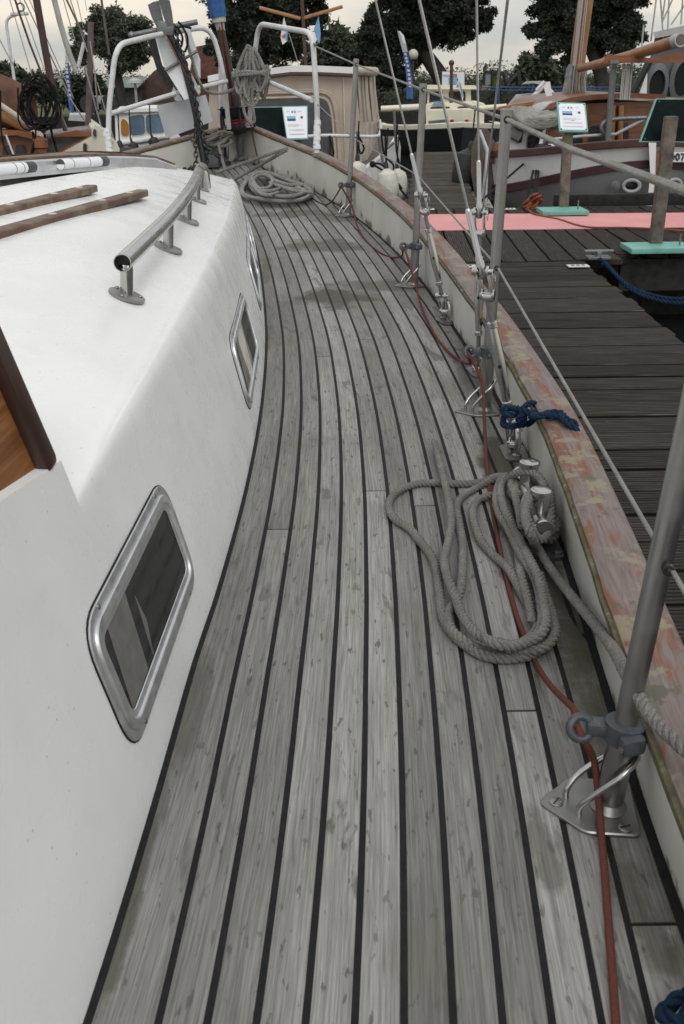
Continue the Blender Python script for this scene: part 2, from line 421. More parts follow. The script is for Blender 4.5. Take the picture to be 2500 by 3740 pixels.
m.col(k); m.bump(m.mix(0.5, gr, m.noise(wc, 30, 5, 0.65)), 0.5, 0.003)
m = MT('green_edge', 0.85); co = m.coord('World')
k = m.ramp(m.noise(co, 35, 6, 0.7), [(0.3, (0.055, 0.050, 0.024)), (0.55, (0.13, 0.115, 0.062)), (0.75, (0.30, 0.28, 0.20))])
m.col(k); m.bump(m.noise(co, 90, 4), 0.6, 0.004)
# metals
def steel(name, c, rough, sc=30, dirt=0.25):
    m = MT(name, rough, 1.0); co = m.coord('World')
    k = m.ramp(m.noise(co, sc, 4), [(0.3, tuple(x*0.85 for x in c)), (0.7, c)])
    k = m.mix(m.ramp(m.noise(co, sc*1.7, 6, 0.65), [(0.5, 0.0), (0.75, dirt)]), k, (0.12, 0.09, 0.06))
    m.col(k); m.rough(m.ramp(m.noise(co, sc*0.8, 5), [(0.3, rough*0.7), (0.7, rough*1.5)]))
steel('stainless', (0.55, 0.545, 0.53), 0.20, 12, 0.08)
steel('dull_stainless', (0.34, 0.335, 0.325), 0.36, 20, 0.15)
steel('galvanised', (0.26, 0.27, 0.28), 0.5, 40, 0.35)
steel('dark_chain', (0.085, 0.088, 0.092), 0.55, 60, 0.4)
steel('wire', (0.44, 0.435, 0.42), 0.35, 90)
m = MT('window_alloy', 0.42, 1.0); co = m.coord('World'); m.col(m.ramp(m.noise(co, 25, 4), [(0.3, (0.60, 0.61, 0.62)), (0.7, (0.74, 0.75, 0.76))])); m.rough(m.ramp(m.noise(co, 50, 4), [(0.3, 0.34), (0.7, 0.5)]))
simple('white_tube', (0.66, 0.67, 0.67), 0.35, var=0.1, scale=12, dirt=((0.32, 0.30, 0.26), 0.5))
simple('grey_plastic', (0.062, 0.070, 0.080), 0.5, var=0.25, scale=30, bump=0.2, dirt=((0.25, 0.25, 0.24), 0.3))
simple('black_plastic', (0.015, 0.015, 0.017), 0.4, var=0.3, scale=20)
simple('black_rubber', (0.02, 0.021, 0.024), 0.55, var=0.3, scale=14, dirt=((0.10, 0.10, 0.10), 0.3))
simple('red_plastic', (0.30, 0.02, 0.03), 0.45, var=0.2)
simple('white_panel', (0.80, 0.82, 0.83), 0.25, var=0.04)
simple('grey_panel', (0.48, 0.50, 0.53), 0.35, var=0.06)
simple('blue_cloth', (0.03, 0.11, 0.30), 0.8, var=0.25, scale=30, bump=0.4)
# dark glass of the cabin windows
m = MT('cabin_glass', 0.06); m.col((0.012, 0.013, 0.014)); m.b.inputs['Alpha'].default_value = 0.5; m.b.inputs['Specular IOR Level'].default_value = 1.0
m.rough(m.ramp(m.noise(m.coord('World'), 40, 5), [(0.3, 0.04), (0.7, 0.12)]))
simple('backing_dark', (0.035, 0.034, 0.033), 0.9, var=0.2)
simple('curtain', (0.55, 0.52, 0.47), 0.9, var=0.2, scale=20)
# varnished wood
def wood(name, dark, light, rough=0.35, sc=(3, 3, 60), bump=0.2, weather=None):
    m = MT(name, rough); co = m.coord('World', sc)
    g = m.noise(co, 1.0, 5, 0.6, 0.7); k = m.ramp(g, [(0.3, dark), (0.7, light)])
    k = m.mix(m.ramp(m.noise(m.coord('World'), 9, 4), [(0.35, 0.35), (0.65, 0.0)]), k, dark)
    if weather: k = m.mix(m.ramp(m.noise(m.coord('World'), 14, 6, 0.65), [(0.45, 0.0), (0.62, weather[1])]), k, weather[0])
    m.col(k); m.bump(g, bump, 0.002); m.rough(m.ramp(g, [(0.3, rough*0.8), (0.7, min(1, rough*1.3))]))
wood('varnished_panel', (0.16, 0.055, 0.016), (0.34, 0.15, 0.055), 0.3, (5, 5, 90))
wood('dark_trim', (0.024, 0.010, 0.006), (0.060, 0.022, 0.012), 0.35, (6, 30, 6))
wood('worn_strip', (0.085, 0.040, 0.026), (0.19, 0.105, 0.075), 0.6, (30, 8, 60), 0.4, ((0.22, 0.19, 0.125), 0.85))
# ropes
def ropemat(name, lo, hi, rough=0.9, sc=420):
    m = MT(name, rough, spec=0.2); co = m.coord('World')
    k = m.ramp(m.noise(co, sc, 4, 0.7), [(0.3, lo), (0.7, hi)])
    k = m.mix(m.ramp(m.noise(co, 18, 5), [(0.4, 0.4), (0.65, 0.0)]), k, tuple(x*0.7 for x in lo))
    m.col(k); m.bump(m.noise(co, sc*1.6, 3), 0.8, 0.0015)
ropemat('grey_rope', (0.125, 0.118, 0.106), (0.315, 0.300, 0.275))
ropemat('pale_rope', (0.19, 0.185, 0.168), (0.43, 0.42, 0.385))
ropemat('navy_rope', (0.006, 0.018, 0.042), (0.016, 0.046, 0.095))
ropemat('black_rope', (0.010, 0.010, 0.011), (0.03, 0.03, 0.032))
ropemat('orange_rope', (0.24, 0.07, 0.035), (0.40, 0.14, 0.08))
ropemat('white_rope', (0.40, 0.40, 0.37), (0.62, 0.61, 0.57))
ropemat('tan_rope', (0.17, 0.13, 0.08), (0.30, 0.24, 0.16))
# red braided line with blue flecks, faded orange in stretches
m = MT('red_line', 0.85, spec=0.2); uv = m.coord('UV', (1, 1, 1)); wc = m.coord('World')
k = m.ramp(m.noise(wc, 3.0, 3), [(0.35, (0.120, 0.034, 0.026)), (0.65, (0.115, 0.054, 0.032))])
k = m.mix(0.35, k, m.ramp(m.noise(wc, 500, 3), [(0.35, (0.06, 0.015, 0.012)), (0.65, (0.19, 0.065, 0.048))]))
q = N(m.nt, 'ShaderNodeMapping'); q.inputs['Scale'].default_value = (1/0.045, 2, 1); q.inputs['Rotation'].default_value = (0, 0, 0.0); m.l(uv, q.inputs[0])
br = N(m.nt, 'ShaderNodeTexVoronoi', Scale=1.0, Randomness=0.35); m.l(q.outputs[0], br.inputs['Vector'])
k = m.mix(m.ramp(br.outputs['Distance'], [(0.10, 0.9), (0.16, 0.0)]), k, (0.035, 0.085, 0.13))
m.col(k); m.bump(m.noise(wc, 700, 2), 0.5, 0.001)
# ================================================================== the yacht we stand on
yacht = thing('sailing_yacht', 'white sailing yacht whose teak side deck and cabin fill the foreground', 'yacht', (-0.8, 2.5, 0))
s5 = smooth_fn([(0.2, -0.018), (.54, .005), (.81, .020), (1.09, .031), (1.31, .0385), (1.76, .046), (2.30, .038), (2.98, 0.0), (4.03, -.113), (4.95, -.262), (6.0, -.475), (7.0, -.735)])
pitch = smooth_fn([(.2, .042), (.54, .0434), (.81, .0447), (1.1, .0459), (1.76, .0465), (2.3, .0467), (2.98, .0474), (4.03, .0483), (5.0, .0485), (6.0, .050), (7.0, .053)])
def seam(k, y): return s5(y) + (k - 5) * pitch(y)
cab0 = smooth_fn([(-1, -.30), (.2, -.262), (.54, -.236), (.81, -.225), (1.09, -.2185), (1.32, -.207), (1.77, -.1985), (2.31, -.2075), (2.99, -.2455), (4.04, -.350), (4.7, -.445), (5.1, -.53)])
bul0 = smooth_fn([(-.6, .27), (.2, .315), (.654, .335), (.8, .343), (1.299, .383), (1.688, .408), (2.0, .412), (2.655, .394), (3.884, .291), (4.911, .094), (5.673, -.146), (6.325, -.442), (6.583, -.560), (6.76, -.655)])
def clx(y): return -.66 + .036 * (y - 6.76)
YB = 6.74
def DZ(x, y): return sheer(y)
def bul_h(y): return 0.10 + 0.016 * y
# caulked base under the planks
mb = MB(); ys = [0.1 + i * 0.1 for i in range(67)]
mb.grid([[(2*clx(y) - bul0(y), y, sheer(y) - .0012), (bul0(y) + .004, y, sheer(y) - .0012)] for y in ys])
deck = mb.build('deck', 'caulk', yacht)
# planks, one by one, butted where the photograph shows a joint
butts = [(445, 3100), (915, 1598), (1020, 1933), (1374, 1793), (1551, 1847), (1370, 1077), (1508, 1154), (1337, 1240), (1185, 1303), (1685, 1278), (935, 864), (1088, 874), (1037, 938), (1905, 2596), (2350, 3376)]
cut = {}
for px, py in butts:
    p = AD(px, py)
    for k in range(-9, 13):
        a = seam(k, p.y) if k > 0 else cab0(p.y) + .01
        b = seam(k + 1, p.y) if k < 12 else 9
        if k == 0 and p.y > 5.0: a = seam(0, p.y)
        if a < p.x < b: cut.setdefault(k, []).append(p.y)
for k, y in ((3, 5.6), (7, 5.9), (5, 5.3), (9, 4.2), (10, 3.2), (2, 6.0), (11, 4.6), (1, 3.3)): cut.setdefault(k, []).append(y)
G2 = .0034
def strip_plank(ya, yb, fl, fr):
    n = max(2, int((yb - ya) / 0.07)); rows = []; uvs = []
    for i in range(n + 1):
        y = ya + (yb - ya) * i / n; xl, xr = fl(y), fr(y)
        if xr - xl < .003: 
            if rows: break
            continue
        z = sheer(y)
        rows.append([(xl, y, z - .006), (xl + .0002, y, z - .0004), (xl + .0010, y, z + .0002), (xr - .0010, y, z + .0002), (xr - .0002, y, z - .0004), (xr, y, z - .006)])
        uvs.append([(y, xl - .006), (y, xl), (y, xl + .001), (y, xr - .001), (y, xr), (y, xr + .006)])
    if len(rows) < 2: return
    uvs = [[(q[0], q[1] - s5(q[0])) for q in r] for r in uvs]
    b = MB().grid(rows, uvs)
    m = len(rows[0]); e = len(rows) - 1
    b.add(rows[0], [tuple(range(m))], [uvs[0]]); b.add(rows[e], [tuple(reversed(range(m)))], [list(reversed(uvs[e]))])
    b.build('plank', 'teak', deck, ang=30)
for k in range(-9, 13):
    y0 = 0.2 if k >= 0 else 5.02
    if k == 12: y0 = 1.155
    ends = sorted([y for y in cut.get(k, []) if y > y0 + .05]); lst = [y0] + ends + [YB]
    def fl(y, k=k):
        x = seam(k, y) + G2 if k != 0 else (cab0(y) + .0085 if y < 5.0 else seam(0, y) + G2)
        if k == 12: x = seam(12, y) - .006 + G2
        return max(x, 2*clx(y) - bul0(y) + .015)
    def fr(y, k=k):
        g = bul0(y) - .0125
        x = seam(k + 1, y) - G2
        if k == 11: x = seam(12, y) - .006 - G2 if y > 1.155 else 9
        if k == 12: x = 9
        return min(x, g)
    for a, b in zip(lst, lst[1:]): strip_plank(a + .0022, b - .0022, fl, fr)
# port side deck beyond the cabin, mirrored about the centre line
for k in range(0, 12):
    strip_plank(.25, 5.0, lambda y, k=k: 2*clx(y) - min(seam(k + 1, y) - G2, bul0(y) - .0125), lambda y, k=k: 2*clx(y) - (seam(k, y) + G2 if k else cab0(y) + .0085))
# bulwarks
mb = MB(); rows = []; uvs = []; caps = []; edges = []
for side in (1, -1):
    rows = []; uvs = []; cr_ = []; cuv = []; er = []; orow = []
    y = -0.5
    while y < YB + .001:
        f = bul0; h = bul_h(y); zb = sheer(max(y, 0)); lean = -.018 + .004 * y
        def X(o): return f(y) + o if side == 1 else 2*clx(y) - f(y) - o
        rows.append([(X(0), y, zb - .01), (X(lean * .3), y, zb + h * .35), (X(lean), y, zb + h)])
        uvs.append([(y, 0), (y, .35), (y, 1)])
        zc = zb + h; wdt = .078 if y < 5 else .078 - .02 * (y - 5) / 1.7
        i0 = lean - .004; nz = .004 * noise.noise((y * 9, side, 0))
        er.append([(X(lean + .001), y, zc - .010), (X(i0 - .001 + nz * .6), y, zc - .006), (X(i0 - .001 + nz), y, zc + .003), (X(i0 + .008), y, zc + .0065)])
        cr_.append([(X(i0 + .004 + nz), y, zc - .01), (X(i0 + .004 + nz), y, zc + .010), (X(i0 + .010), y, zc + .014), (X(i0 + wdt - .006), y, zc + .014), (X(i0 + wdt), y, zc + .008), (X(i0 + wdt), y, zc - .022)])
        cuv.append([(y, -.02), (y, 0), (y, .006), (y, wdt - .006), (y, wdt), (y, wdt + .03)])
        orow.append([(X(i0 + wdt - .008), y, zc - .02), (X(i0 + wdt + .01), y, zc - .15), (X(i0 + wdt - .05 - .02 * max(0, y - 3)), y, -.76)])
        y += .04
    o = MB().grid(rows, uvs).build('bulwark', 'bulwark_paint', yacht)
    MB().grid(cr_, cuv).build('cap_rail', 'worn_varnish', yacht, ang=50)
    MB().grid(er).build('rail_edge', 'green_edge', yacht, ang=60)
    MB().grid(orow).build('hull', 'gelcoat', yacht)
# stem at the bow
sx, sy = clx(YB), YB; zt = sheer(YB) + bul_h(YB)
MB().box((sx, sy + .03, zt - .13), (.16, .05, .30), bev=.01).build('stem_block', 'bulwark_paint', yacht)
MB().box((sx, sy - .020, zt - .10), (.035, .012, .17), bev=.003).box((sx - .024, sy - .018, zt - .08), (.008, .012, .15)).build('stem_plate', 'galvanised', yacht)
# ------------------------------------------------------------------ cabin
TA = math.tan(R(13))
zE = smooth_fn([(-1, .318), (.9, .318), (1.3, .340), (2.0, .363), (2.85, .374), (3.6, .368), (4.3, .345), (4.7, .32)])
cH = smooth_fn([(0, .13), (2.3, .135), (3.5, .11), (4.7, .07)])
def cabx(y, z): return cab0(y) - (z - sheer(y)) * TA
def roofz(x, y):
    d = max(0, cabx(y, zE(y)) - x); t = min(1, d / .5)
    return zE(y) + cH(y) * (1 - (1 - t) ** 2)
YF = 4.62
def cab_profile(y, drop=0.0, pull=0.0):
    zb = sheer(max(y, 0)) - .01; ze = zE(min(y, 4.7)) - drop; r = .012 + .030 * min(1, max(0, (y - .95) / .8)); p = []
    for t in (0, .25, .5, .75, 1): z = zb + (ze - r - zb) * t; p.append((cabx(y, z) - pull, y, z))
    c = (cabx(y, ze - r) - r * 1.03 - pull, ze - r)
    xr = cabx(y, ze - r) - pull - r * .9; zr = roofz(xr + pull, min(y, 4.7)) - drop
    p1 = Vector((cabx(y, ze + .012) - pull, y, ze + .012))
    p += [tuple(q) for q in arc((cabx(y, ze - r) - pull, y, ze - r), p1, (xr, y, zr + .004), 6)[1:-1]]
    xc = clx(min(y, 6))
    for t in (0, .03, .07, .12, .2, .3, .42, .56, .7, .85, 1):
        x = xr + (xc - xr) * t; p.append((x, y, roofz(x + pull, min(y, 4.7)) - drop))
    return p
rows = [cab_profile(y) for y in [.94 + (YF - .94) * i / 46 for i in range(47)]]
for y, dr, pl in ((4.66, .006, .006), (4.70, .022, .016), (4.73, .055, .03), (4.78, .13, .05), (4.84, .23, .07)): rows.append(cab_profile(y, dr, pl))
def mir(r): return [(2*clx(min(q[1], 6)) - q[0], q[1], q[2]) for q in reversed(r)]
full = [r[:-1] + [(clx(min(r[0][1], 6)), r[0][1], r[-1][2])] + mir(r[:-1]) for r in rows]
cabin = MB().grid(full).build('cabin', 'gelcoat', yacht, ang=80)
f0 = [Vector(q) for q in full[0]]
b = MB(); b.grid([f0, [Vector((q.x, q.y, -.26)) for q in f0]]); b.build('bulkhead', 'varnished_panel', yacht)
# cockpit coaming, same slope of side, a little higher than the roof edge
rows = []
for y in [-.6 + 1.54 * i / 20 for i in range(21)]:
    zt_ = .376 + .03 * (0.935 - y) / .2 if y > .735 else .406
    rows.append([(cabx(y, z), y, z) for z in [-.01 + (zt_ + .01) * j / 6 for j in range(7)]] + [(cabx(y, zt_) - .03, y, zt_ + .004), (cabx(y, zt_) - .05, y, zt_ - .2)])
b = MB().grid(rows); b.add(rows[-1], [tuple(range(len(rows[-1])))]); b.build('coaming', 'gelcoat', yacht, ang=60)
rp = [mir(r) for r in rows]; b = MB().grid(rp); b.add(rp[-1], [tuple(range(len(rp[-1])))]); b.build('coaming', 'gelcoat', yacht, ang=60)
MB().grid([[r[-1], (r[-1][0], r[-1][1], -.25), (2*clx(r[0][1]) - r[-1][0], r[0][1], -.25), (2*clx(r[0][1]) - r[-1][0], r[0][1], r[-1][2])] for r in rows]).build('cockpit', 'gelcoat', yacht, ang=30)
# wooden side panel above the coaming, dark capping on its raked front edge
def onside(px, py, off=0.0): return solve(px, py, lambda p: p.x - cabx(p.y, p.z) - off, .3, 9)
q = [onside(210, 1625, -.012), onside(165, 1685, -.012), onside(0, 1833, -.012), onside(0, 1250, -.012)]
back = Vector((0, -1, 0)); nrm = Vector((-1, 0, -TA * .9)).normalized()
fb, bt, ba, ft = q; d1 = (ba - bt).normalized(); d2 = (ft - fb)
ft2 = fb + d2 * 1.5
MB().prism([bt, bt + d1 * .75, ft2 + d1 * .75, ft2], nrm * .02).build('coaming_panel', 'varnished_panel', yacht)
MB().bar(bt + (bt - ft2).normalized() * .006 + d1 * .012, ft2 + d1 * .012, .034, .03, nrm, bev=.008).build('panel_trim', 'dark_trim', yacht)
# ------------------------------------------------------------------ windows
def win_pt(y, zr, off): 
    z = sheer(y) + zr; return Vector((cabx(y, z), y, z)) + Vector((.974, 0, .22)) * off
def window(name, ya, yb, za, zb, slant=0.0, rad=.045, fr=.030, curtain=None):
    g = bpy.data.objects.new('window', None); COL.objects.link(g); g.parent = yacht
    WORLD[g] = win_pt((ya+yb)/2, za, 0); g.location = WORLD[g] - WORLD[yacht]
    def ring(ins, off, n=7):
        P = [Vector((ya + ins + slant, zb - ins)), Vector((ya + ins, za + ins)), Vector((yb - ins, za + ins)), Vector((yb - ins + slant, zb - ins))]
        P = [Vector((p.x, p.y, 0)) for p in P]
        return [win_pt(p.x, p.y, off) for p in round_poly(P, max(.008, rad - ins), n)]
    prof = [(0, -.003), (0, .0025), (.0012, .0035), (.0105, .0037), (.0112, .0028), (.0120, .0028), (.0127, .0062), (.0136, .0072), (.0225, .0080), (.0240, .0072), (.0250, .0050), (fr - .001, .0046), (fr, .0036)]
    MB().grid([ring(i, o) for i, o in prof], close=True).build('frame', 'window_alloy', g, ang=30)
    MB().grid([ring(-.0015, .000), ring(-.0015, .0015), ring(.003, .0017)], close=True).build('seal', 'caulk', g)
    r = ring(fr - .003, .0036); MB().add(r, [tuple(range(len(r)))]).build('pane', 'cabin_glass', g, smooth=False)
    r = ring(fr - .010, .0012); MB().add(r, [tuple(range(len(r)))]).build('dark_backing', 'backing_dark', g, smooth=False)  # dark sheet before the wall stands in for the unlit cabin inside
    if curtain:
        for c0, c1, sl in curtain:
            L_ = yb - ya; zz0, zz1 = za + fr, zb - fr
            MB().add([win_pt(ya + L_*c0 + sl, zz1, .0026), win_pt(ya + L_*c0, zz0, .0026), win_pt(ya + L_*c1, zz0, .0026), win_pt(ya + L_*c1 + sl, zz1, .0026)], [(0, 1, 2, 3)]).build('curtain', 'curtain', g, smooth=False)
    for t in (.14, .5, .86):
        for e in (0, 1):
            p = win_pt(ya + (yb - ya) * t + slant * e, (za + .0058) if e == 0 else (zb - .0058), .0036)
            MB().lathe([(.0040, 0), (.0040, .0008), (.003, .0014)], p, (.974, 0, .22), 10).build('screw', 'dull_stainless', g)
    return g
c1 = [onside(590, 1762), onside(314, 2264), onside(497, 2769), onside(706, 2089)]
za = (c1[2].z + c1[3].z) / 2; zb_ = (c1[0].z + c1[1].z) / 2
window('w1', c1[2].y - .005, c1[3].y + .005, za - .004, zb_ + .004, (c1[0].y - c1[3].y), .05, .034, [(.10, .30, .02), (.37, .45, .02)])
c2 = [onside(869, 1076), onside(832, 1172), onside(906, 1499), onside(957, 1276)]
window('w2', c2[2].y, c2[2].y + .50, .052, .222, .02, .05, .028, [(.15, .5, .03)])
window('w3', 2.98, 3.44, .045, .21, .02, .05, .026)
window('w4', 3.62, 4.05, .04, .19, .02, .05, .026)
# ------------------------------------------------------------------ handrail on the cabin top
def onroof(px, py, dz=0.0): return solve(px, py, lambda p: p.z - roofz(p.x, p.y) - dz, .3, 7)
hr = bpy.data.objects.new('handrail', None); COL.objects.link(hr); hr.parent = yacht; WORLD[hr] = onroof(464, 1085); hr.location = WORLD[hr] - WORLD[yacht]
feet = [onroof(464, 1085), onroof(615, 910), onroof(684, 808), onroof(718, 733), onroof(731, 690)]
tops = [f + Vector((.006, 0, .066)) for f in feet]
path = [AY(470, 973, feet[0].y - .035)] + tops[1:]
path = tops[:4] + [tops[4], tops[4] + Vector((.0, .10, -.015)), tops[4] + Vector((-.004, .16, -.085))]
path = catmull(path, 10)
e0_ = (path[0] - path[2]).normalized(); path = [path[0] + e0_ * .030, path[0] + e0_ * .022, path[0] + e0_ * .012, path[0] + e0_ * .004] + path
mbt = MB().tube(path, .0160, 16, caps=False); rin = .0138
mbt.tube([p for p in path[:6]], rin, 16, caps=False); mbt.build('rail', 'stainless', hr)
MB().lathe([(.0138, 0), (.0001, .001)], path[3], path[4] - path[3], 16).build('bore', 'black_plastic', hr)
a, b_ = path[0], (path[0] - path[1]).normalized()
MB().torus(a, .0149, .0011, b_, 20, 6).build('rim', 'stainless', hr)
for f, t in zip(feet, tops):
    MB().tube([f, t - Vector((0, 0, .008))], .0115, 14).build('post', 'stainless', hr)
    fl_ = MB().lathe([(.033, -.002), (.033, .003), (.031, .0042), (.013, .0048)], f + Vector((0, 0, .002)), (0.38, 0, 1), 24).build('flange', 'dull_stainless', hr)
    for an in (0.4, 2.5, 4.6): MB().ball(f + Vector((math.cos(an)*.024, math.sin(an)*.024, .007 - .38*math.cos(an)*.024)), .0042, 10, 6, (1, 1, .7)).build('bolt', 'dull_stainless', hr)
simple('light_plug', (0.55, 0.54, 0.5), 0.6)
# wooden treads on the roof
def tread(A, B, wd, h):
    a, b = onroof(*A, .008), onroof(*B, .008); d = (a - b).normalized(); a = a + d * .5
    pts = [a + (b - a) * i / 14 for i in range(15)]; za_, zb2 = roofz(a.x, a.y), roofz(b.x, b.y); lift_ = max(roofz(p.x, p.y) - (za_ + (zb2 - za_)*i/14) for i, p in enumerate(pts)); pts = [Vector((p.x, p.y, za_ + (zb2 - za_)*i/14 + lift_*.6 + h * .40)) for i, p in enumerate(pts)]
    side = Vector((1, 0, .15)).cross(Vector((0, 0, 1))); rows = []
    for i, p in enumerate(pts):
        t = (pts[min(i+1, 14)] - pts[max(i-1, 0)]).normalized(); s_ = t.cross(Vector((0, 0, 1))).normalized(); e = .8 if i in (0, 14) else 1
        n_ = s_.cross(t)
        rows.append([p + s_*wd*.5*e - n_*h*.5, p + s_*wd*.5*e + n_*h*.35, p + s_*wd*.4*e + n_*h*.5, p - s_*wd*.4*e + n_*h*.5, p - s_*wd*.5*e + n_*h*.35, p - s_*wd*.5*e - n_*h*.5])
    b_ = MB().grid(rows); b_.add(rows[-1], [tuple(reversed(range(6)))]); b_.add(rows[0], [tuple(range(6))])
    o = b_.build('wooden_tread', 'worn_strip', yacht, ang=30)
    for i in (5, 8, 11, 13):
        p = pts[i] + Vector((0, 0, h * .5)); MB().ball(p, .008, 10, 5, (1.3, 1.3, .35)).build('plug', 'light_plug', o)
tread((0, 838), (522, 716), .042, .017)
tread((0, 762), (336, 694), .042, .017)
# alloy hatch track with a white pole lying along it
ha, hb = AY(0, 646, 3.0), AY(640, 590, 4.05)
d = (hb - ha).normalized(); ha = ha - d * .8
def lift(p): return Vector((p.x, p.y, roofz(p.x, p.y)))
rows = []
for i in range(13):
    p = ha + (hb - ha) * i / 12; zr = roofz(p.x, p.y); zt_ = zr + .042 - .006 * i / 12
    e = 0 if i < 12 else .02
    rows.append([(p.x + .008, p.y - .006, zr - .01), (p.x + .006, p.y - .004, zt_ - .006 - e), (p.x, p.y, zt_ - e), (p.x - .10, p.y + .16, zt_ - .004 - e), (p.x - .11, p.y + .17, zr - .05)])
b = MB().grid(rows); b.add(rows[-1], [tuple(reversed(range(5)))]); b.build('hatch_cover', 'window_alloy', yacht, ang=30)
MB().prism([Vector(r[2]) + Vector((0, .004, .001)) for r in rows] + [Vector(r[3]) + Vector((0, -.002, .005)) for r in reversed(rows)], (0, 0, .007)).build('hatch_board', 'worn_strip', yacht)
pa = ha + Vector((.040, 0, 0))
def trk(t, dz=0): p = ha + (hb - ha) * t; p = p + Vector((.018, -.014, 0)); return Vector((p.x, p.y, roofz(p.x, p.y) + .020 + dz))
def tpos(px):   # parameter along the track seen at this pixel column
    best = min(range(200), key=lambda i: abs(proj_x(trk(i/199)) - px)); return best / 199
def proj_x(p): v = p - CAM; return CXP + FPX * v.dot(rt) / v.dot(fw)
for n_, (x0, x1) in enumerate(((-260, 92), (222, 362))):
    t0, t1 = tpos(x0), tpos(x1); o = MB().tube([trk(t0), trk(t1)], .0165, 18).build('roller', 'white_panel', yacht)
    for xx in ((45, 75) if n_ == 0 else (224, 255, 315)):
        t = tpos(xx); MB().tube([trk(t), trk(t) + d * .0025], .0169, 18).build('groove', 'grey_plastic', o)
    MB().tube([trk(t1), trk(t1) + d * .045], .0168, 18).build('end_cap', 'grey_plastic', o)
# ------------------------------------------------------------------ stanchions
def part_empty(name, loc, parent=None):
    parent = parent or yacht
    g = bpy.data.objects.new(name, None); COL.objects.link(g); g.parent = parent; g.empty_display_size = .05
    WORLD[g] = Vector(loc); g.location = Vector(loc) - WORLD[parent]; return g
def stanchion(base, top, ang, clamp_z, eye=True, rt_=.0125, flip=0.0):
    """base/top in the scene, ang = turn of the foot plate about the vertical"""
    g = part_empty('stanchion', base); ca, sa = math.cos(ang), math.sin(ang)
    def W(x, y, z): return base + Vector((x*ca - y*sa, x*sa + y*ca, z))
    ax = (top - base).normalized()
    # foot plate: a pentagon pointing inboard (-x)
    P = [(.030, -.045), (-.030, -.047), (-.078, -.005), (-.042, .040), (.030, .045)]
    P3 = round_poly([W(x, y, 0) for x, y in P], .009, 4)
    b = MB(); top_ = [p + Vector((0, 0, .0035)) for p in P3]
    cen = sum(P3, Vector()) / len(P3); ins = [cen + (p - cen) * .965 + Vector((0, 0, .0050)) for p in P3]
    b.grid([P3, top_, ins], close=True); b.add(ins, [tuple(range(len(ins)))]); b.build('foot_plate', 'dull_stainless', g, ang=30)
    for x, y in ((-.058, -.004), (.014, -.035), (.016, .034)):
        sc_ = MB().lathe([(.0078, 0), (.0078, .0012), (.006, .0022)], W(x, y, .005), (0, 0, 1), 16).build('screw', 'dull_stainless', g)
        MB().box(W(x, y, .0073), (.0125, .0016, .0008), Matrix.Rotation(ang + x*30 + y*90, 3, 'Z')).build('slot', 'black_plastic', sc_)
    MB().tube([base, base + ax * (clamp_z - .004)], .0158, 20).lathe([(.022, .004), (.019, .008), (.016, .012)], base, ax, 20).build('socket', 'dull_stainless', g)
    MB().tube([base + ax * (clamp_z - .02), top], rt_, 20).lathe([(.0138, -.014), (.0138, .002), (.010, .004)], top, ax, 18).build('tube', 'dull_stainless', g)
    # bent rod brace from the plate round the tube
    rod = [W(-.046, .006, .002), W(-.046, .006, .018), W(-.030, .016, .036), W(.004, .021, .062), W(.0215, .006, .074), W(.0215, -.006, .074), W(.004, -.021, .062), W(-.022, -.022, .034), W(-.034, -.020, .016), W(-.034, -.020, .002)]
    MB().tube(catmull(rod, 6), .0036, 10).build('brace', 'stainless', g)
    # plastic fairlead clamped to the tube, eye turned inboard
    c = base + ax * clamp_z
    def K(x, y, z): return c + Vector((x*ca - y*sa, x*sa + y*ca, z))
    b = MB().lathe([(.0185, -.013), (.0215, -.011), (.0215, .011), (.0185, .013)], c, ax, 22)
    b.bar(K(-.012, .003, 0), K(-.040, .004, 0), .020, .017, bev=.005)
    b.bar(K(.002, -.016, 0), K(.008, -.031, 0), .028, .021, bev=.006)
    e = K(-.046, .0, 0); eax = Vector((sa*.5 + .15, -ca, .55)).normalized()
    b.torus(e, .0125, .0048, eax, 20, 10); o = b.build('fairlead', 'grey_plastic', g, ang=50)
    MB().lathe([(.004, 0), (.004, .002)], K(-.006, -.030, -.002), (-1, -.4, 0), 12).build('bolt', 'dull_stainless', o)
    return g, e
b1 = AD(2220, 2949); t1 = AY(2500, 1640, b1.y + .02); t1 = b1 + (t1 - b1).normalized() * .665
st1, eye1 = stanchion(b1, t1, R(-8), AY(2245, 2690, b1.y).z + .004)
b2 = AD(1770, 1500); st2, eye2 = stanchion(b2, AY(1852, 404, b2.y), R(4), .150)
b3 = AD(1512, 1042); st3, eye3 = stanchion(b3, AY(1547, 310, b3.y), R(12), .145)
b4 = AD(1272, 787); st4, eye4 = stanchion(b4, AY(1302, 218, b4.y), R(20), .150)
# ------------------------------------------------------------------ pulpit of white tube
fS = AY(1178, 560, 5.62); fS = Vector((bul0(5.62) + .01, 5.62, sheer(5.62) + bul_h(5.62) + .012))
pul = part_empty('pulpit', fS)
def PY_(px, py, y): return AY(px, py, y)
rS = [fS, PY_(1160, 400, 5.64), PY_(1142, 120, 5.66), PY_(945, 86, 6.35), PY_(928, 230, 6.40), PY_(912, 440, 6.50)]
rS = rounded(rS, .09, 6); MB().tube(rS, .0150, 14).build('rail', 'white_tube', pul)
fP = Vector((2*clx(5.6) - bul0(5.6) - .01, 5.6, sheer(5.6) + bul_h(5.6) + .012))
rP = [fP, PY_(395, 430, 5.62), PY_(424, 165, 5.62), PY_(570, 128, 6.10), PY_(770, 95, 6.42), PY_(815, 250, 6.42), PY_(838, 470, 6.52)]
rP = rounded(rP, .11, 6); MB().tube(rP, .0150, 14).build('rail', 'white_tube', pul)
MB().tube([PY_(1140, 366, 5.64), PY_(985, 300, 6.36)], .0135, 12).build('mid_rail', 'white_tube', pul)
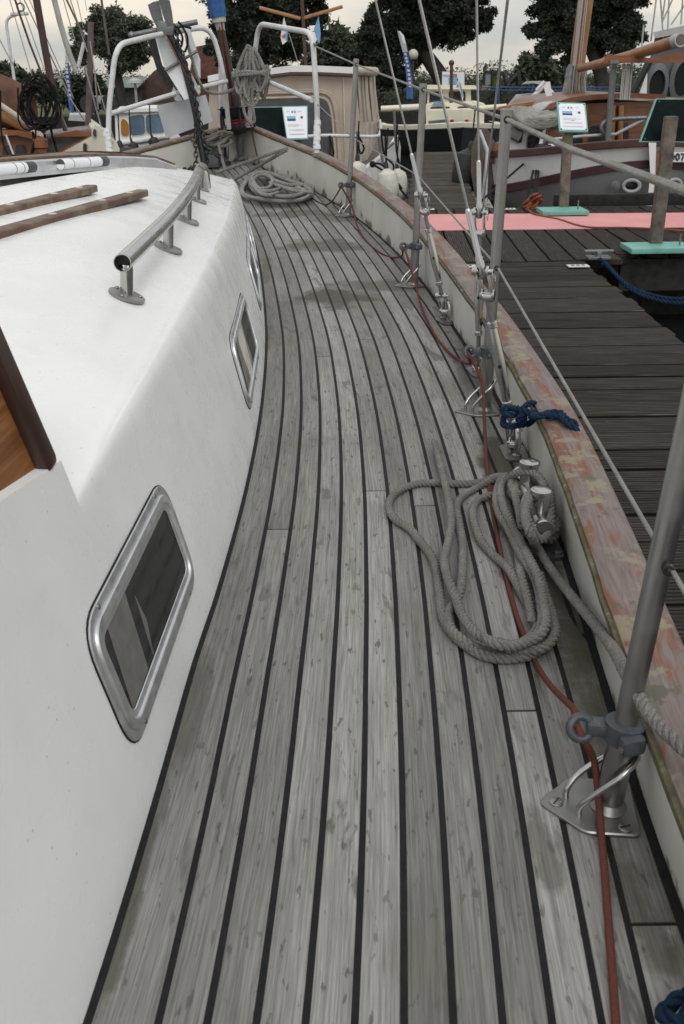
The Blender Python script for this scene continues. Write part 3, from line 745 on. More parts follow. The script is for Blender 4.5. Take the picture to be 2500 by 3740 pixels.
MB().tube([PY_(405, 415, 5.62), PY_(645, 340, 6.2), PY_(830, 296, 6.45)], .0135, 12).build('mid_rail', 'white_tube', pul)
MB().tube([PY_(986, 300, 6.36), PY_(930, 285, 6.42)], .0135, 12).build('mid_rail', 'white_tube', pul)
MB().tube([PY_(806, 210, 6.55), PY_(806, 465, 6.58)], .0125, 10).build('bow_post', 'white_tube', pul)
for f in (fS, fP): MB().lathe([(.030, -.01), (.030, .004), (.02, .008)], f, (0, 0, 1), 18).build('foot', 'dull_stainless', pul)
# tape wound round the pulpit legs
for rr, pa, pb in ((rS, PY_(1160, 440, 5.63), fS + Vector((0, 0, .03))), (rP, PY_(388, 470, 5.61), fP + Vector((0, 0, .02)))):
    for q in range(7):
        t = q / 7 + random.uniform(-.03, .03); p = pa + (pb - pa) * t
        MB().tube([p, p + (pb - pa) / 7 * 1.1 + Vector((.002 * (-1)**q, 0, 0))], random.uniform(.0185, .0225), 12).build('tape', 'white_panel', pul)
# ------------------------------------------------------------------ lifelines
def line_part(pts, r, mat, name='lifeline', seg=8):
    return MB().tube(pts, r, seg).build(name, mat, yacht)
def on_st(base, px, py): return AY(px, py, base.y)
u2, u3, u4 = on_st(b2, 1850, 436), on_st(b3, 1546, 328), on_st(b4, 1302, 236)
upl = PY_(1150, 168, 5.64)
u1t = t1 - Vector((0, 0, .018))
o = MB(); o.tube([upl, u4], .0042, 8); o.build('lifeline', 'pale_rope', yacht)
MB().tube([u4, u3], .0042, 8).build('lifeline', 'pale_rope', yacht); MB().tube([u3, u2], .0042, 8).build('lifeline', 'pale_rope', yacht)
MB().rope([u2, u2 + (u1t - u2)*.5 - Vector((0, 0, .006)), u1t], .0052, 4, .012, 6, .003).build('lifeline', 'pale_rope', yacht)
for p in (u2, u3, u4): MB().torus(p + Vector((0, -.013, 0)), .006, .0022, (0, 1, 0), 14, 6).build('lifeline_eye', 'black_plastic', yacht)
l0, l4, l3, l2, l1 = PY_(1158, 378, 5.64), on_st(b4, 1291, 505), on_st(b3, 1526, 640), on_st(b2, 1818, 976), AY(2444, 2062, b1.y + .008)
for a, b in ((l0, l4), (l4, l3), (l3, l2), (l2, l1)): MB().tube([a, b], .0026, 7).build('lower_wire', 'pale_rope', yacht)
MB().tube([l1, l1 + (l1 - l2).normalized() * .6], .0026, 7).build('lower_wire', 'pale_rope', yacht)
for p in (l2, l1): MB().torus(p + Vector((-.004, -.0125, 0)), .0045, .002, (0.3, 1, 0), 14, 6).build('lifeline_eye', 'black_plastic', yacht)
MB().lathe([(.006, 0), (.005, .03), (.003, .034)], PY_(1147, 160, 5.64), u4 - upl, 10).build('lifeline_end', 'dull_stainless', yacht)
# ------------------------------------------------------------------ shrouds with turnbuckles
def fork(g, p, ax, wd=.026, ln=.055, side=Vector((1, 0, 0)), up_=True):
    """a toggle: two cheeks and a pin"""
    ax = ax.normalized(); s_ = side.normalized(); n_ = s_.cross(ax).normalized(); b = MB()
    for e in (-1, 1):
        c = p + s_ * e * wd * .42
        b.bar(c - ax * ln * .5, c + ax * ln * .5, .0045, .019, n_.cross(ax) if False else n_, bev=.002)
        b.lathe([(.0115, -.0028), (.0115, .0028)], c - ax * ln * .42, s_, 16)
        b.lathe([(.0115, -.0028), (.0115, .0028)], c + ax * ln * .40, s_, 16)
    b.lathe([(.0095, -wd*.40), (.0095, wd*.40)], p + ax * ln * .48, s_, 14)
    b.build('toggle', 'stainless', g)
    b = MB(); c = p - ax * ln * .42
    b.lathe([(.0085, -wd*.72), (.0085, -wd*.55), (.0055, -wd*.55), (.0055, wd*.8), (.004, wd*.82)], c, s_, 14)
    b.build('pin', 'stainless', g)
    ring = [c + s_*wd*.78 + (ax*math.cos(a)*.012 + n_*math.sin(a)*.008) + ax*.008 for a in [i*2*math.pi/16 for i in range(17)]]
    MB().tube(ring, .0008, 6).build('split_ring', 'stainless', g)
def chainplate(g, base, ang):
    b = MB(); ca, sa = math.cos(ang), math.sin(ang)
    def W(x, y, z): return base + Vector((x*ca - y*sa, x*sa + y*ca, z))
    P3 = round_poly([W(-.026, -.050, 0), W(.026, -.050, 0), W(.028, .045, 0), W(-.028, .045, 0)], .018, 6)
    b.grid([P3, [p + Vector((0, 0, .004)) for p in P3]], close=True); b.add([p + Vector((0, 0, .004)) for p in P3], [tuple(range(len(P3)))])
    b.build('deck_plate', 'dull_stainless', g, ang=30)
    u = [W(0, -.030, .002), W(0, -.030, .045), W(0, -.020, .064), W(0, 0.0, .070), W(0, .018, .062), W(0, .026, .045), W(0, .026, .002)]
    MB().tube(catmull(u, 5), .0062, 12).build('u_bolt', 'stainless', g)
    b = MB()
    for y in (-.030, .026): b.lathe([(.011, .003), (.011, .009), (.007, .011)], W(0, y, 0), (0, 0, 1), 6)
    b.build('nut', 'dull_stainless', g, ang=20)
def turnbuckle(g, a, b, r=.0125):
    """a bottom, b top: closed body with hex collars, a side hole and threaded rods"""
    ax = (b - a).normalized(); ln = (b - a).length
    MB().lathe([(.0060, 0), (.0060, ln*.18), (.0060, ln*.9), (.0060, ln)], a, ax, 12).build('screw_rod', 'galvanised', g)
    l0, l1 = ln*.14, ln*.80
    pr = [(r*.62, l0), (r*.86, l0 + .002), (r*.86, l0 + .012), (r*.68, l0 + .014), (r*.80, l0 + (l1-l0)*.22), (r, l0 + (l1-l0)*.40), (r, l0 + (l1-l0)*.58), (r*.82, l0 + (l1-l0)*.80), (r*.70, l1 - .014), (r*.90, l1 - .012), (r*.90, l1 - .002), (r*.62, l1)]
    body = MB().lathe(pr, a, ax, 18).build('body', 'stainless', g, ang=35)
    c = a + ax * (l0 + (l1 - l0) * .5); n_ = Vector((-.25, -1, .1)); n_ = (n_ - ax * n_.dot(ax)).normalized()
    MB().lathe([(.0042, r*.80), (.0042, r + .0006)], c, n_, 14).build('hole', 'black_plastic', body)
def shroud(base_px, wire_px, tog_px, top_px, ang):
    """chain plate pixel, lower toggle pixel, upper toggle pixel, a pixel on the wire at the top of the picture"""
    base = AD(*base_px); y = base.y; g = part_empty('shroud', base); chainplate(g, base, ang)
    p0 = base + Vector((0, -.002, .068)); low = AY(*wire_px, y); tog = AY(*tog_px, y); top = AY(*top_px, y)
    ax1 = (tog - low).normalized()
    fork(g, low, -(ax1), .028, .060, Vector((1, -.35, 0)))
    up_ax = (top - tog).normalized()
    turnbuckle(g, low + ax1 * .020, tog - ax1 * .022)
    fork(g, tog, -up_ax, .028, .060, Vector((1, -.35, 0)))
    t0 = tog + up_ax * .010
    MB().lathe([(.0055, 0), (.0085, .006), (.0085, .034), (.0062, .040), (.0062, .135), (.0050, .140), (.0035, .142)], t0, up_ax, 14).build('swage', 'stainless', g, ang=30)
    far = tog + (top - tog) * 6.0
    MB().rope([t0 + up_ax * .13, t0 + up_ax * .6, top, far], .0030, 6, .05, 5, .006).build('wire', 'wire', g)
    return g
shA = shroud((1630, 1175), (1620, 1108), (1546, 742), (1372, 0), R(14))
shB = shroud((1748, 1360), (1748, 1312), (1752, 812), (1742, 0), R(6))
shC = shroud((1878, 1655), (1873, 1580), (1772, 1035), (1532, 0), R(0))
# thin spare halyards
for a, b in (((1790, 700), (1852, 0)), ((1795, 700), (1858, 0))):
    p, q = AY(1763, 770, 2.3), AY(*b, 2.1); MB().tube([p, q, q + (q - p)], .0016, 6).build('signal_halyard', 'pale_rope', yacht)
# ------------------------------------------------------------------ double bollard (mooring cleat)
c2_ = AY(1981, 1786, 1.45); c1_ = AY(1937, 1684, 1.585)
bol = part_empty('bollard', Vector((c2_.x, 1.50, 0)))
for c in (c1_, c2_):
    MB().lathe([(.017, 0), (.0165, c.z - .012), (.0165, c.z - .010), (.0190, c.z - .009), (.0190, c.z - .001), (.017, c.z)], Vector((c.x, c.y, .0)), (0, 0, 1), 22).build('post', 'stainless', bol, ang=30)
ea = AY(1988, 1938, 1.395); eb = Vector((c1_.x - .004, 1.64, ea.z)); ax = (eb - ea).normalized()
ln = (eb - ea).length
MB().lathe([(.0175, 0), (.0190, .002), (.0190, .009), (.0165, .010), (.0130, .04), (.0130, ln - .04), (.0165, ln - .010), (.0190, ln - .009), (.0190, ln - .002), (.0175, ln)], ea, ax, 20).build('cross_bar', 'stainless', bol, ang=30)
MB().lathe([(.0145, -.0004), (.0145, .0)], ea, ax, 18).build('end_face', 'galvanised', bol)
pl = round_poly([(c2_.x - .035, 1.385, .004), (c2_.x + .034, 1.385, .004), (c1_.x + .034, 1.66, .004), (c1_.x - .035, 1.66, .004)], .012)
b = MB(); b.grid([[p - Vector((0, 0, .006)) for p in pl], [p + Vector((0, 0, .003)) for p in pl]], close=True); b.add([p + Vector((0, 0, .003)) for p in pl], [tuple(range(len(pl)))]); b.build('bed_plate', 'galvanised', bol, ang=30)
for x, y in ((-.024, 1.40), (.024, 1.40), (-.026, 1.52), (.022, 1.52)): MB().lathe([(.008, .006), (.008, .011), (.005, .012)], (c2_.x + x, y, 0), (0, 0, 1), 10).build('bolt', 'galvanised', bol)
# ------------------------------------------------------------------ furling gear and forestay
fz = AY(862, 470, 6.62)
fur = part_empty('furling_gear', fz)
A0, A1, A2, A3 = AY(868, 468, 6.62), AY(852, 335, 6.62), AY(797, 60, 6.62), AY(770, -120, 6.62)
ax = (A1 - A0).normalized(); dl = (A1 - A0).length
MB().lathe([(.03, -.02), (.062, -.005), (.115, .01), (.120, .02), (.06, .03), (.055, dl*.35), (.085, dl*.40), (.112, dl*.62), (.118, dl*.66), (.075, dl*.70), (.045, dl*.72), (.045, dl*1.0), (.032, dl*1.12)], A0 - ax*.02, ax, 24).build('drum', 'black_plastic', fur, ang=35)
for k in range(10):
    a = k * 2 * math.pi / 10; u = Vector((math.cos(a), math.sin(a), 0)); u = (u - ax*u.dot(ax)).normalized()
    if k % 2 == 0: MB().tube(rounded([A0 + u*.115, A0 + u*.118 + ax*dl*.3, A0 + u*.10 + ax*dl*.62], .05), .008, 8).build('guard', 'black_plastic', fur)
MB().torus(A0 + ax*dl*.22, .058, .008, ax, 22, 8).torus(A0 + ax*dl*.30, .060, .008, ax, 22, 8).torus(A0 + ax*dl*.14, .057, .008, ax, 22, 8).build('wound_line', 'red_plastic', fur)
e0 = A1 + ax * .02; e1 = AY(804, 95, 6.62)
MB().tube([e0, e1], [.028, .026], 16).build('foil', 'black_plastic', fur)
MB().tube([e1 - (e1-e0)*.1, e1 + (A3-e1)*.08], [.024, .034], 14).tube([e1 + (A3-e1)*.06, e1 + (A3-e1)*.16], [.044, .046], 14).build('sail_tack', 'white_rope', fur)
MB().tube([e1 + (A3-e1)*.15, A2 + (A3-A2)*.2, A3, A3 + (A3-A2)*6], [.052, .056, .06, .05], 18).build('furled_sail', 'blue_cloth', fur)
for dx in (-.012, .012): MB().tube([e1 + Vector((dx*.6, -.02, .06)), (e0+e1)/2 + Vector((dx, -.034, 0)), A0 + ax*dl*.55 + Vector((dx*1.6, -.055, 0)), A0 + ax*dl*.30 + Vector((0.02, -.064, 0))], .006, 8).build('tack_line', 'red_line', fur)
# ------------------------------------------------------------------ bow roller chain locker: windlass on the foredeck
wl = part_empty('windlass', AD(770, 600))
c = AD(762, 612)
MB().box(c + Vector((0, 0, .06)), (.16, .13, .12), bev=.02).build('housing', 'galvanised', wl)
MB().lathe([(.05, -.14), (.06, -.13), (.035, -.11), (.035, -.08), (.06, -.07), (.06, .07), (.035, .08), (.035, .11), (.06, .13), (.05, .14)], c + Vector((0, 0, .10)), (1, .05, 0), 18).build('drum', 'dull_stainless', wl)
# ================================================================== loose gear on the yacht
ZO, ZS = (1350, 1450), 0.7334
def ztrace(pts, zo, s): return [(zo[0] + x*s, zo[1] + y*s) for x, y in pts]
def lay(pts, zo, s, dz):
    o = []
    n = len(pts)
    for i, (x, y) in enumerate(ztrace(pts, zo, s)):
        d = dz[i] if isinstance(dz, (list, tuple)) else dz
        o.append(AD(x, y, d))
    return catmull(o, 8)
rr = .0080
mb = MB()
runs = [
 # big loop to the left, lowest
 ([(700,400),(640,395),(540,428),(440,432),(350,428),(250,430),(165,458),(112,500),(98,556),(132,612),(205,660),(255,722),(308,790),(338,880),(350,980),(362,1080),(400,1160),(470,1228),(560,1285),(680,1305),(800,1288),(880,1240),(925,1180)], 1.0),
 # free tail and outer turn
 ([(322,222),(348,310),(372,410),(395,510),(408,610),(396,710),(374,810),(392,905),(428,995),(462,1085),(535,1180),(650,1232),(770,1262),(868,1248),(922,1190),(922,1120),(893,1030),(868,960),(845,880)], 2.7),
 ([(690,392),(620,410),(550,445),(470,492),(436,545),(450,640),(466,740),(464,860),(455,955),(425,1020),(390,1085),(410,1160),(480,1220),(570,1262),(690,1285),(800,1262),(872,1200)], 1.2),
 ([(650,480),(600,492),(545,512),(516,560),(528,640),(560,720),(620,790),(690,852),(735,930),(775,1010),(812,1080),(840,1140),(800,1200),(720,1235),(640,1220)], 1.4),
 ([(660,400),(640,450),(632,520),(650,590),(690,650),(722,720),(765,800),(810,870),(842,950),(858,1040),(862,1120),(840,1180),(780,1225),(690,1250)], 3.6),
 ([(672,405),(655,470),(668,545),(705,625),(742,700),(782,780),(824,860),(852,940),(868,1030),(880,1110),(862,1170),(800,1215),(715,1240),(640,1232),(580,1205)], 4.6),
 ([(690,400),(690,450),(690,520),(700,590),(718,660),(738,730),(745,800),(755,880),(775,960),(800,1050),(812,1120)], 2.2),
]
for pts, lv in runs:
    n = len(pts); dz = [rr * (lv + .55 * math.sin(i * 1.7 + lv)) if lv > 1.1 else rr * 1.0 for i in range(n)]
    mb.rope(lay(pts, ZO, ZS, dz), rr, 3, rr*3.6, 7, .0042)
# turns round the bollard
for q, (c, zz, dr) in enumerate(((c2_, .026, .004), (c2_, .040, .005), (c1_, .036, .004), (c1_, .052, .005))):
    pts = [Vector((c.x + (.0185 + rr + dr) * math.cos(a), c.y + (.0195 + rr + dr) * math.sin(a), zz + .004*math.sin(a*2+q))) for a in [i*2*math.pi/18 for i in range(19)]]
    mb.rope(pts, rr, 3, rr*3.6, 7, .0042)
def V(zx, zy, y): return AY(ZO[0] + zx*ZS, ZO[1] + zy*ZS, y)
mb.rope(catmull([V(700,410,1.62), V(720,385,1.60), V(770,372,1.58), V(830,385,1.56), V(868,430,1.53), V(880,480,1.50), V(905,500,1.48), V(905,580,1.44), V(900,660,1.41), V(870,705,1.38), V(835,700,1.37), V(800,640,1.37), V(775,570,1.41), V(780,510,1.45), V(815,470,1.48), V(850,475,1.5)], 8), rr, 3, rr*3.6, 7, .0042)
mb.rope(catmull([V(830,470,1.47), V(800,500,1.45), V(775,580,1.40), V(800,680,1.345), AD(1350+850*ZS,1450+770*ZS,.018), AD(1350+920*ZS,1450+880*ZS,.02), AD(1350+1000*ZS,1450+982*ZS,.035), AD(1350+1085*ZS,1450+1085*ZS,.06), AD(1350+1155*ZS,1450+1172*ZS,.09), AD(1350+1215*ZS,1450+1255*ZS,.12), AD(2268,2420,.148), AD(2330,2540,.155), AD(2400,2640,.157), AD(2500,2735,.158), AD(2500,2735,.158) + Vector((.045, -.075, -.012)), AD(2500,2735,.158) + Vector((.085, -.14, -.09)), AD(2500,2735,.158) + Vector((.13, -.20, -.25)), AD(2500,2735,.158) + Vector((.17, -.27, -.415)), AD(2500,2735,.158) + Vector((.30, -.36, -.418))], 8), rr, 3, rr*3.6, 7, .0042)
mb.rope(catmull([V(735,430,1.60), V(725,480,1.56), V(745,560,1.50), V(760,640,1.43), V(770,600,1.42), V(790,540,1.44)], 8), rr, 3, rr*3.6, 7, .0042)
o = mb.build('mooring_rope', 'grey_rope')
tag(o, 'thick grey three-strand rope heaped in loops beside the steel bollard', 'rope')
# ------------------------------------------------------------------ navy rope tied to the shroud foot
Z6, S6 = (1500, 1340), 0.6378
def V6(x, y, yy): return AY(Z6[0] + x*S6, Z6[1] + y*S6, yy)
nr = .0070; mb = MB()
yS = 1.80
knot = [V6(540,235,yS-.02), V6(525,250,yS), V6(560,272,yS-.03), V6(615,268,yS-.03), V6(648,235,yS-.02), V6(690,208,yS-.0), V6(730,225,yS+.01), V6(715,262,yS-.03), V6(650,268,yS-.05), V6(618,300,yS-.05), V6(640,330,yS-.04), V6(690,318,yS-.03), V6(700,280,yS-.06), V6(640,245,yS-.045), V6(590,236,yS-.01), V6(555,232,yS+.03)]
mb.rope(catmull(knot, 8), nr, 3, nr*7, 7, .005)
mb.rope(catmull([V6(560,232,yS+.03), V6(530,318,yS+.01), V6(560,338,yS-.03), V6(620,335,yS-.035), V6(650,300,yS-.05), V6(640,250,yS-.045)], 8), nr, 3, nr*7, 7, .005)
for dy, dx in ((0, 0), (.016, 6)):
    def C6(x, y, e=.024): return solve(Z6[0] + x*S6, Z6[1] + y*S6, lambda p: p.z - sheer(p.y) - bul_h(p.y) - e)
    q = C6(893,322-dx*4); q2 = C6(860,288-dx*4)
    mb.rope(catmull([V6(690,282,yS-.05), C6(745,276+dx,.034), C6(790,282-dx*3), q2, q, q + Vector((.018, -.012, -.012)), q + Vector((.026, -.03, -.06)), q + Vector((.024, -.05, -.16)), q + Vector((.02, -.07, -.30))], 8), nr, 3, nr*7, 7, .005)
o = mb.build('mooring_line', 'navy_rope'); tag(o, 'dark navy rope knotted round the shroud foot and led over the cap rail', 'rope')
mb = MB()
for k in range(2):
    c = AD(2512 + 9*k, 3712 + 22*k, .03 + .012*(k % 2)); mb.rope([c + Vector((.020*math.cos(a), .018*math.sin(a + k), .010*math.sin(2*a + k))) for a in [i*2*math.pi/16 for i in range(17)]], nr, 3, nr*7, 7, .005)
o = mb.build('mooring_line', 'navy_rope'); tag(o, 'small bunch of navy rope in the lower right corner of the deck', 'rope')
# ------------------------------------------------------------------ red furling line
D_ = 1.5944
def dd(x, y, dz): return AD(x*D_, y*D_, dz)
lr = .0040
red = [AY(566*D_, 240*D_, 6.58), AY(572*D_, 268*D_, 6.56), AY(583*D_, 330*D_, 6.54), AD(596*D_, 378*D_, .01), dd(612, 392, lr), dd(650, 408, lr), dd(700, 440, lr), dd(722, 458, lr), dd(745, 469, lr), dd(762, 460, .03), dd(778, 435, .09), eye4 + Vector((0, .01, 0)), eye4 + Vector((.005, -.02, -.012)),
  dd(806, 470, .06), dd(818, 515, .022), dd(838, 550, lr), dd(870, 578, lr), dd(900, 590, lr*1.5), dd(922, 585, .06), eye3 + Vector((-.005, .015, -.005)), eye3 + Vector((.006, -.02, -.015)),
  dd(952, 650, .05), dd(965, 700, .014), dd(990, 756, lr), dd(1020, 798, lr), dd(1052, 825, .014), dd(1078, 832, .07), eye2 + Vector((-.008, .012, -.003)), eye2 + Vector((.006, -.014, -.018)), dd(1106, 880, .085), dd(1110, 960, .035), dd(1114, 1040, .010), dd(1119, 1095, lr), dd(1128, 1160, lr), dd(1142, 1240, lr), dd(1160, 1320, lr), dd(1178, 1390, lr), dd(1195, 1440, lr), dd(1228, 1518, lr), dd(1258, 1566, .030), dd(1292, 1602, .075), dd(1318, 1628, .108), eye1 + Vector((-.006, .012, .004)), eye1 + Vector((.002, -.006, -.010)), dd(1362, 1745, .052), dd(1372, 1840, .018), dd(1385, 1990, lr), dd(1398, 2160, lr), dd(1412, 2346, lr), dd(1425, 2500, lr), dd(1436, 2700, lr)]
o = MB().tube(resample(catmull(red, 8), .012), lr, 12).build('furling_line', 'red_line'); tag(o, 'long red braided line led through grey eyes along the deck edge', 'rope')
# ------------------------------------------------------------------ coil of rope on the foredeck
Z8, S8 = (700, 540), 0.5102
OUT = [(440,182),(375,250),(350,312),(385,350),(470,368),(600,386),(750,382),(840,358),(873,318),(840,278),(750,245),(640,205),(540,172)]
MID = [(445,195),(410,240),(450,300),(500,335),(600,355),(740,350),(815,335),(835,315),(780,285),(690,265),(600,235),(530,185)]
INN = [(430,215),(470,290),(520,300),(570,275),(590,235),(560,200),(500,182),(450,190)]
mb = MB(); random.seed(3)
def coil(loop, n, j, z0, dz, r):
    for k in range(n):
        cx = sum(p[0] for p in loop)/len(loop); cy = sum(p[1] for p in loop)/len(loop); s_ = 1 - .045*k + random.uniform(-.02, .02)
        pts = [AD(Z8[0] + S8*(cx + (x-cx)*s_ + random.uniform(-j, j)), Z8[1] + S8*(cy + (y-cy)*s_ + random.uniform(-j*.6, j*.6)), z0 + dz*k + random.uniform(0, .008)) for x, y in loop]
        mb.rope(catmull(pts + [pts[0]], 6), r, 3, r*5.5, 6, .012)
coil(OUT, 3, 4, .012, .012, .0105); coil(MID, 4, 8, .030, .010, .0105); coil(INN, 3, 5, .03, .016, .0105)
for a, b in (((480, 305), (640, 290)), ((500, 330), (620, 320)), ((560, 250), (820, 300)), ((590, 230), (800, 270)), ((590, 260), (850, 320))):
    pts = [AD(Z8[0] + S8*(a[0] + (b[0]-a[0])*t), Z8[1] + S8*(a[1] + (b[1]-a[1])*t + 12*math.sin(t*3.1)), .055 + .02*math.sin(t*3.1)) for t in [i/6 for i in range(7)]]
    mb.rope(catmull(pts, 6), .0105, 3, .06, 6, .012)
o = mb.build('coiled_rope', 'pale_rope'); tag(o, 'loosely coiled pale grey rope lying on the foredeck planks', 'rope')
# lines from the windlass over the bow bulwark
for pts, lab in ((([(790,632),(850,610),(930,582),(1052,541)], (.10,.12,.16,.21)), 'upper of two grey lines stretched from the windlass over the bow bulwark'), (([(850,660),(900,632),(960,598),(1048,548)], (.02,.05,.12,.205)), 'lower of two grey lines stretched over the bow bulwark')):
    o = MB().rope(catmull([AD(x, y, z) for (x, y), z in zip(*pts)], 8), .011, 3, .06, 6, .012).build('mooring_line', 'grey_rope'); tag(o, lab, 'rope')
mb = MB(); pts = []
for k in range(8):
    c = AD(772, 618, .0) + Vector((random.uniform(-.04, .08), random.uniform(-.05, .05), .14 + .010*k))
    pts += [c + Vector((.095*math.cos(a + k*.3), .07*math.sin(a + k*.3), .02*math.sin(2*a + k))) for a in [i*2*math.pi/8 for i in range(8)]]
pts += [AD(830, 640, .05), AD(850, 665, .014), AD(880, 700, .012)]
mb.rope(catmull(pts, 4), .011, 3, .06, 6, .013)
o = mb.build('mooring_rope', 'grey_rope'); tag(o, 'grey rope heaped on the windlass at the bow', 'rope')
# ------------------------------------------------------------------ hank of rope hung on the pulpit
mb = MB(); random.seed(11); yh = 6.34
top = (918, 172)
for k in range(17):
    w_ = random.uniform(10, 26); dx = random.uniform(-46, 46); l_ = random.uniform(150, 190); t0 = random.uniform(-8, 10)
    P = [(top[0] + dx*.25, top[1] + t0), (top[0] + dx*.8 - w_*.6, top[1] + l_*.35), (top[0] + dx - w_, top[1] + l_*.72), (top[0] + dx, top[1] + l_), (top[0] + dx + w_, top[1] + l_*.70), (top[0] + dx*.8 + w_*.5, top[1] + l_*.35)]
    yy = yh + random.uniform(-.05, .05)
    pts = catmull([AY(x, y, yy + .02*math.sin(i*2.1 + k)) for i, (x, y) in enumerate(P)], 6, True); pts.append(pts[0])
    mb.rope(pts, .0105, 3, .058, 6, .012)
for k in range(3):
    cx, cy = 918, 262 + k*13; a0 = AY(cx, cy, yh)
    mb.rope([a0 + Vector((.115*math.cos(a), .075*math.sin(a), (.03 + .02*k)*math.sin(a + 1.2 + .5*k) - (.02 + .022*k)*math.cos(a))) for a in [i*2*math.pi/20 for i in range(21)]], .0105, 3, .058, 6, .012)
for P in ([(925,300),(905,340),(900,375),(918,388),(938,372),(945,330),(930,300)], [(905,300),(892,360),(893,410),(915,448),(930,440),(925,400),(922,340),(935,305)], [(960,262),(978,240),(975,300),(955,330)]):
    mb.rope(catmull([AY(x, y, yh - .03) for x, y in P], 8), .0105, 3, .058, 6, .012)
mb.rope(catmull([AY(875, 305, yh), AY(850, 328, 6.38), AY(800, 341, 6.40), AY(752, 333, 6.30), AY(732, 305, 6.22), AY(708, 235, 6.2), AY(690, 170, 6.2), AY(678, 118, 6.2)], 8), .0105, 3, .058, 6, .012)
o = mb.build('rope_hank', 'pale_rope'); tag(o, 'hank of pale rope hanging on the white pulpit rail', 'rope')
# ------------------------------------------------------------------ anchor lashed upright in the pulpit
ya = 6.15
an = thing('anchor', 'grey anchor lashed upright in the pulpit with white plates and chain', 'anchor', AY(735, 560, ya))
def pl(name, pts, mat, y=ya, th=.006, tilt=0.0):
    P = [AY(px, py, y + tilt*i) for i, (px, py) in enumerate(pts)]
    MB().prism(P, (0, th, 0)).build(name, mat, an, ang=20)
pl('fluke', [(540, 18), (562, 6), (579, 3), (598, 88), (575, 104), (556, 66)], 'galvanised', ya - .01, .03, .004)
pl('fluke', [(579, -6), (600, -4), (618, 0), (626, 40), (632, 90), (610, 98), (594, 50)], 'galvanised', ya - .05, .03, .004)
MB().tube([AY(578, 0, ya), AY(572, -60, ya)], .012, 12).build('fluke_stem', 'galvanised', an)
MB().tube([AY(478, 130, ya + .05), AY(722, 80, ya + .05)], .0155, 14).ball(AY(482, 129, ya + .05), .021).build('stock', 'galvanised', an)
MB().box(AY(608, 104, ya), (.10, .06, .07), Matrix.Rotation(.2, 3, 'Y'), bev=.012).build('crown', 'galvanised', an)
MB().tube(rounded([AY(612, 110, ya), AY(668, 215, ya - .01), AY(712, 390, ya - .02), AY(745, 590, ya - .03)], .1), [.020]*8 + [.022]*8 if False else .021, 12).build('shank', 'dark_chain', an)
pl('dark_plate', [(537, 136), (565, 128), (592, 236), (634, 306), (620, 334), (574, 256)], 'black_rubber', ya + .06, .012)
pl('white_plate', [(563, 121), (591, 115), (661, 220), (604, 252)], 'white_panel', ya + .02, .008, .012)
pl('white_plate', [(607, 258), (664, 224), (709, 354), (674, 365)], 'white_panel', ya + .02, .008, -.012)
pl('white_plate', [(671, 224), (678, 226), (734, 335), (725, 349), (700, 280)], 'white_panel', ya + .03, .008, .003)
pl('white_plate', [(608, 126), (622, 122), (632, 150), (628, 160)], 'white_panel', ya + .03, .008, .003)
pl('white_plate', [(672, 110), (693, 102), (719, 182), (732, 217), (733, 287), (711, 250), (684, 180)], 'white_panel', ya + .04, .008, .004)
pl('side_plate', [(634, 318), (668, 364), (655, 370), (640, 366), (627, 340)], 'grey_panel', ya + .03, .01)
pl('name_board', [(573, 386), (752, 346), (778, 443), (608, 506)], 'grey_panel', ya + .09, .008)
MB().tube([AY(604, 257, ya), AY(668, 218, ya), AY(722, 186, ya + .02)], .009, 10).build('cross_rod', 'galvanised', an)
for P in ([(600, 118), (625, 165), (660, 235), (700, 310), (730, 352)], [(615, 145), (650, 215), (690, 290), (722, 345)]):
    MB().rope(catmull([AY(x, y, ya - .03) for x, y in P], 6), .006, 3, .03, 6, .01).build('lashing', 'tan_rope' if P[0][0] == 600 else 'red_line', an)
for P in ([(668, 100), (684, 130), (686, 160), (676, 190)], [(640, 95), (655, 110), (668, 140), (660, 175), (650, 150)], [(652, 80), (668, 95), (690, 100), (700, 104)], [(640, 110), (650, 140), (640, 165)]):
    MB().rope(catmull([AY(x, y, ya - .05) for x, y in P], 6), .008, 3, .04, 6, .012).build('lashing', 'black_rope', an)
def chain(name, pts, parent, lw=.0195, wr=.0045, mat='dark_chain'):
    pts = resample(pts, lw * 1.45); b = MB()
    F = b.frames(pts)
    for i in range(len(pts)):
        t = (pts[min(i+1, len(pts)-1)] - pts[max(i-1, 0)]).normalized(); n_ = F[i][0] if i % 2 else F[i][1]; s_ = t.cross(n_)
        ring = [pts[i] + t * (math.copysign(lw*.42, math.cos(a)) * (abs(math.cos(a))**.6) + math.cos(a)*lw*.55) + n_ * math.sin(a) * lw*.62 for a in [k*2*math.pi/12 for k in range(12)]]
        b.tube(ring, wr, 6, closed=True)
    return b.build(name, mat, parent)
chain('chain', catmull([AY(640, 100, ya - .06), AY(664, 190, ya - .05), AY(690, 270, ya - .05), AY(712, 350, ya - .05), AY(730, 440, ya - .05), AY(745, 510, ya - .05), AY(770, 555, ya - .06), AY(805, 572, ya - .02), AY(835, 595, ya + .05)], 8), an)
chain('chain', catmull([AY(712, 365, ya - .07), AY(718, 450, ya - .07), AY(716, 540, ya - .06), AY(716, 600, ya - .08), AY(690, 622, ya - .05), AY(674, 618, ya)], 8), an)
chain('chain', catmull([AY(742, 500, ya - .04), AY(757, 560, ya - .04), AY(752, 610, ya - .02)], 8), an)
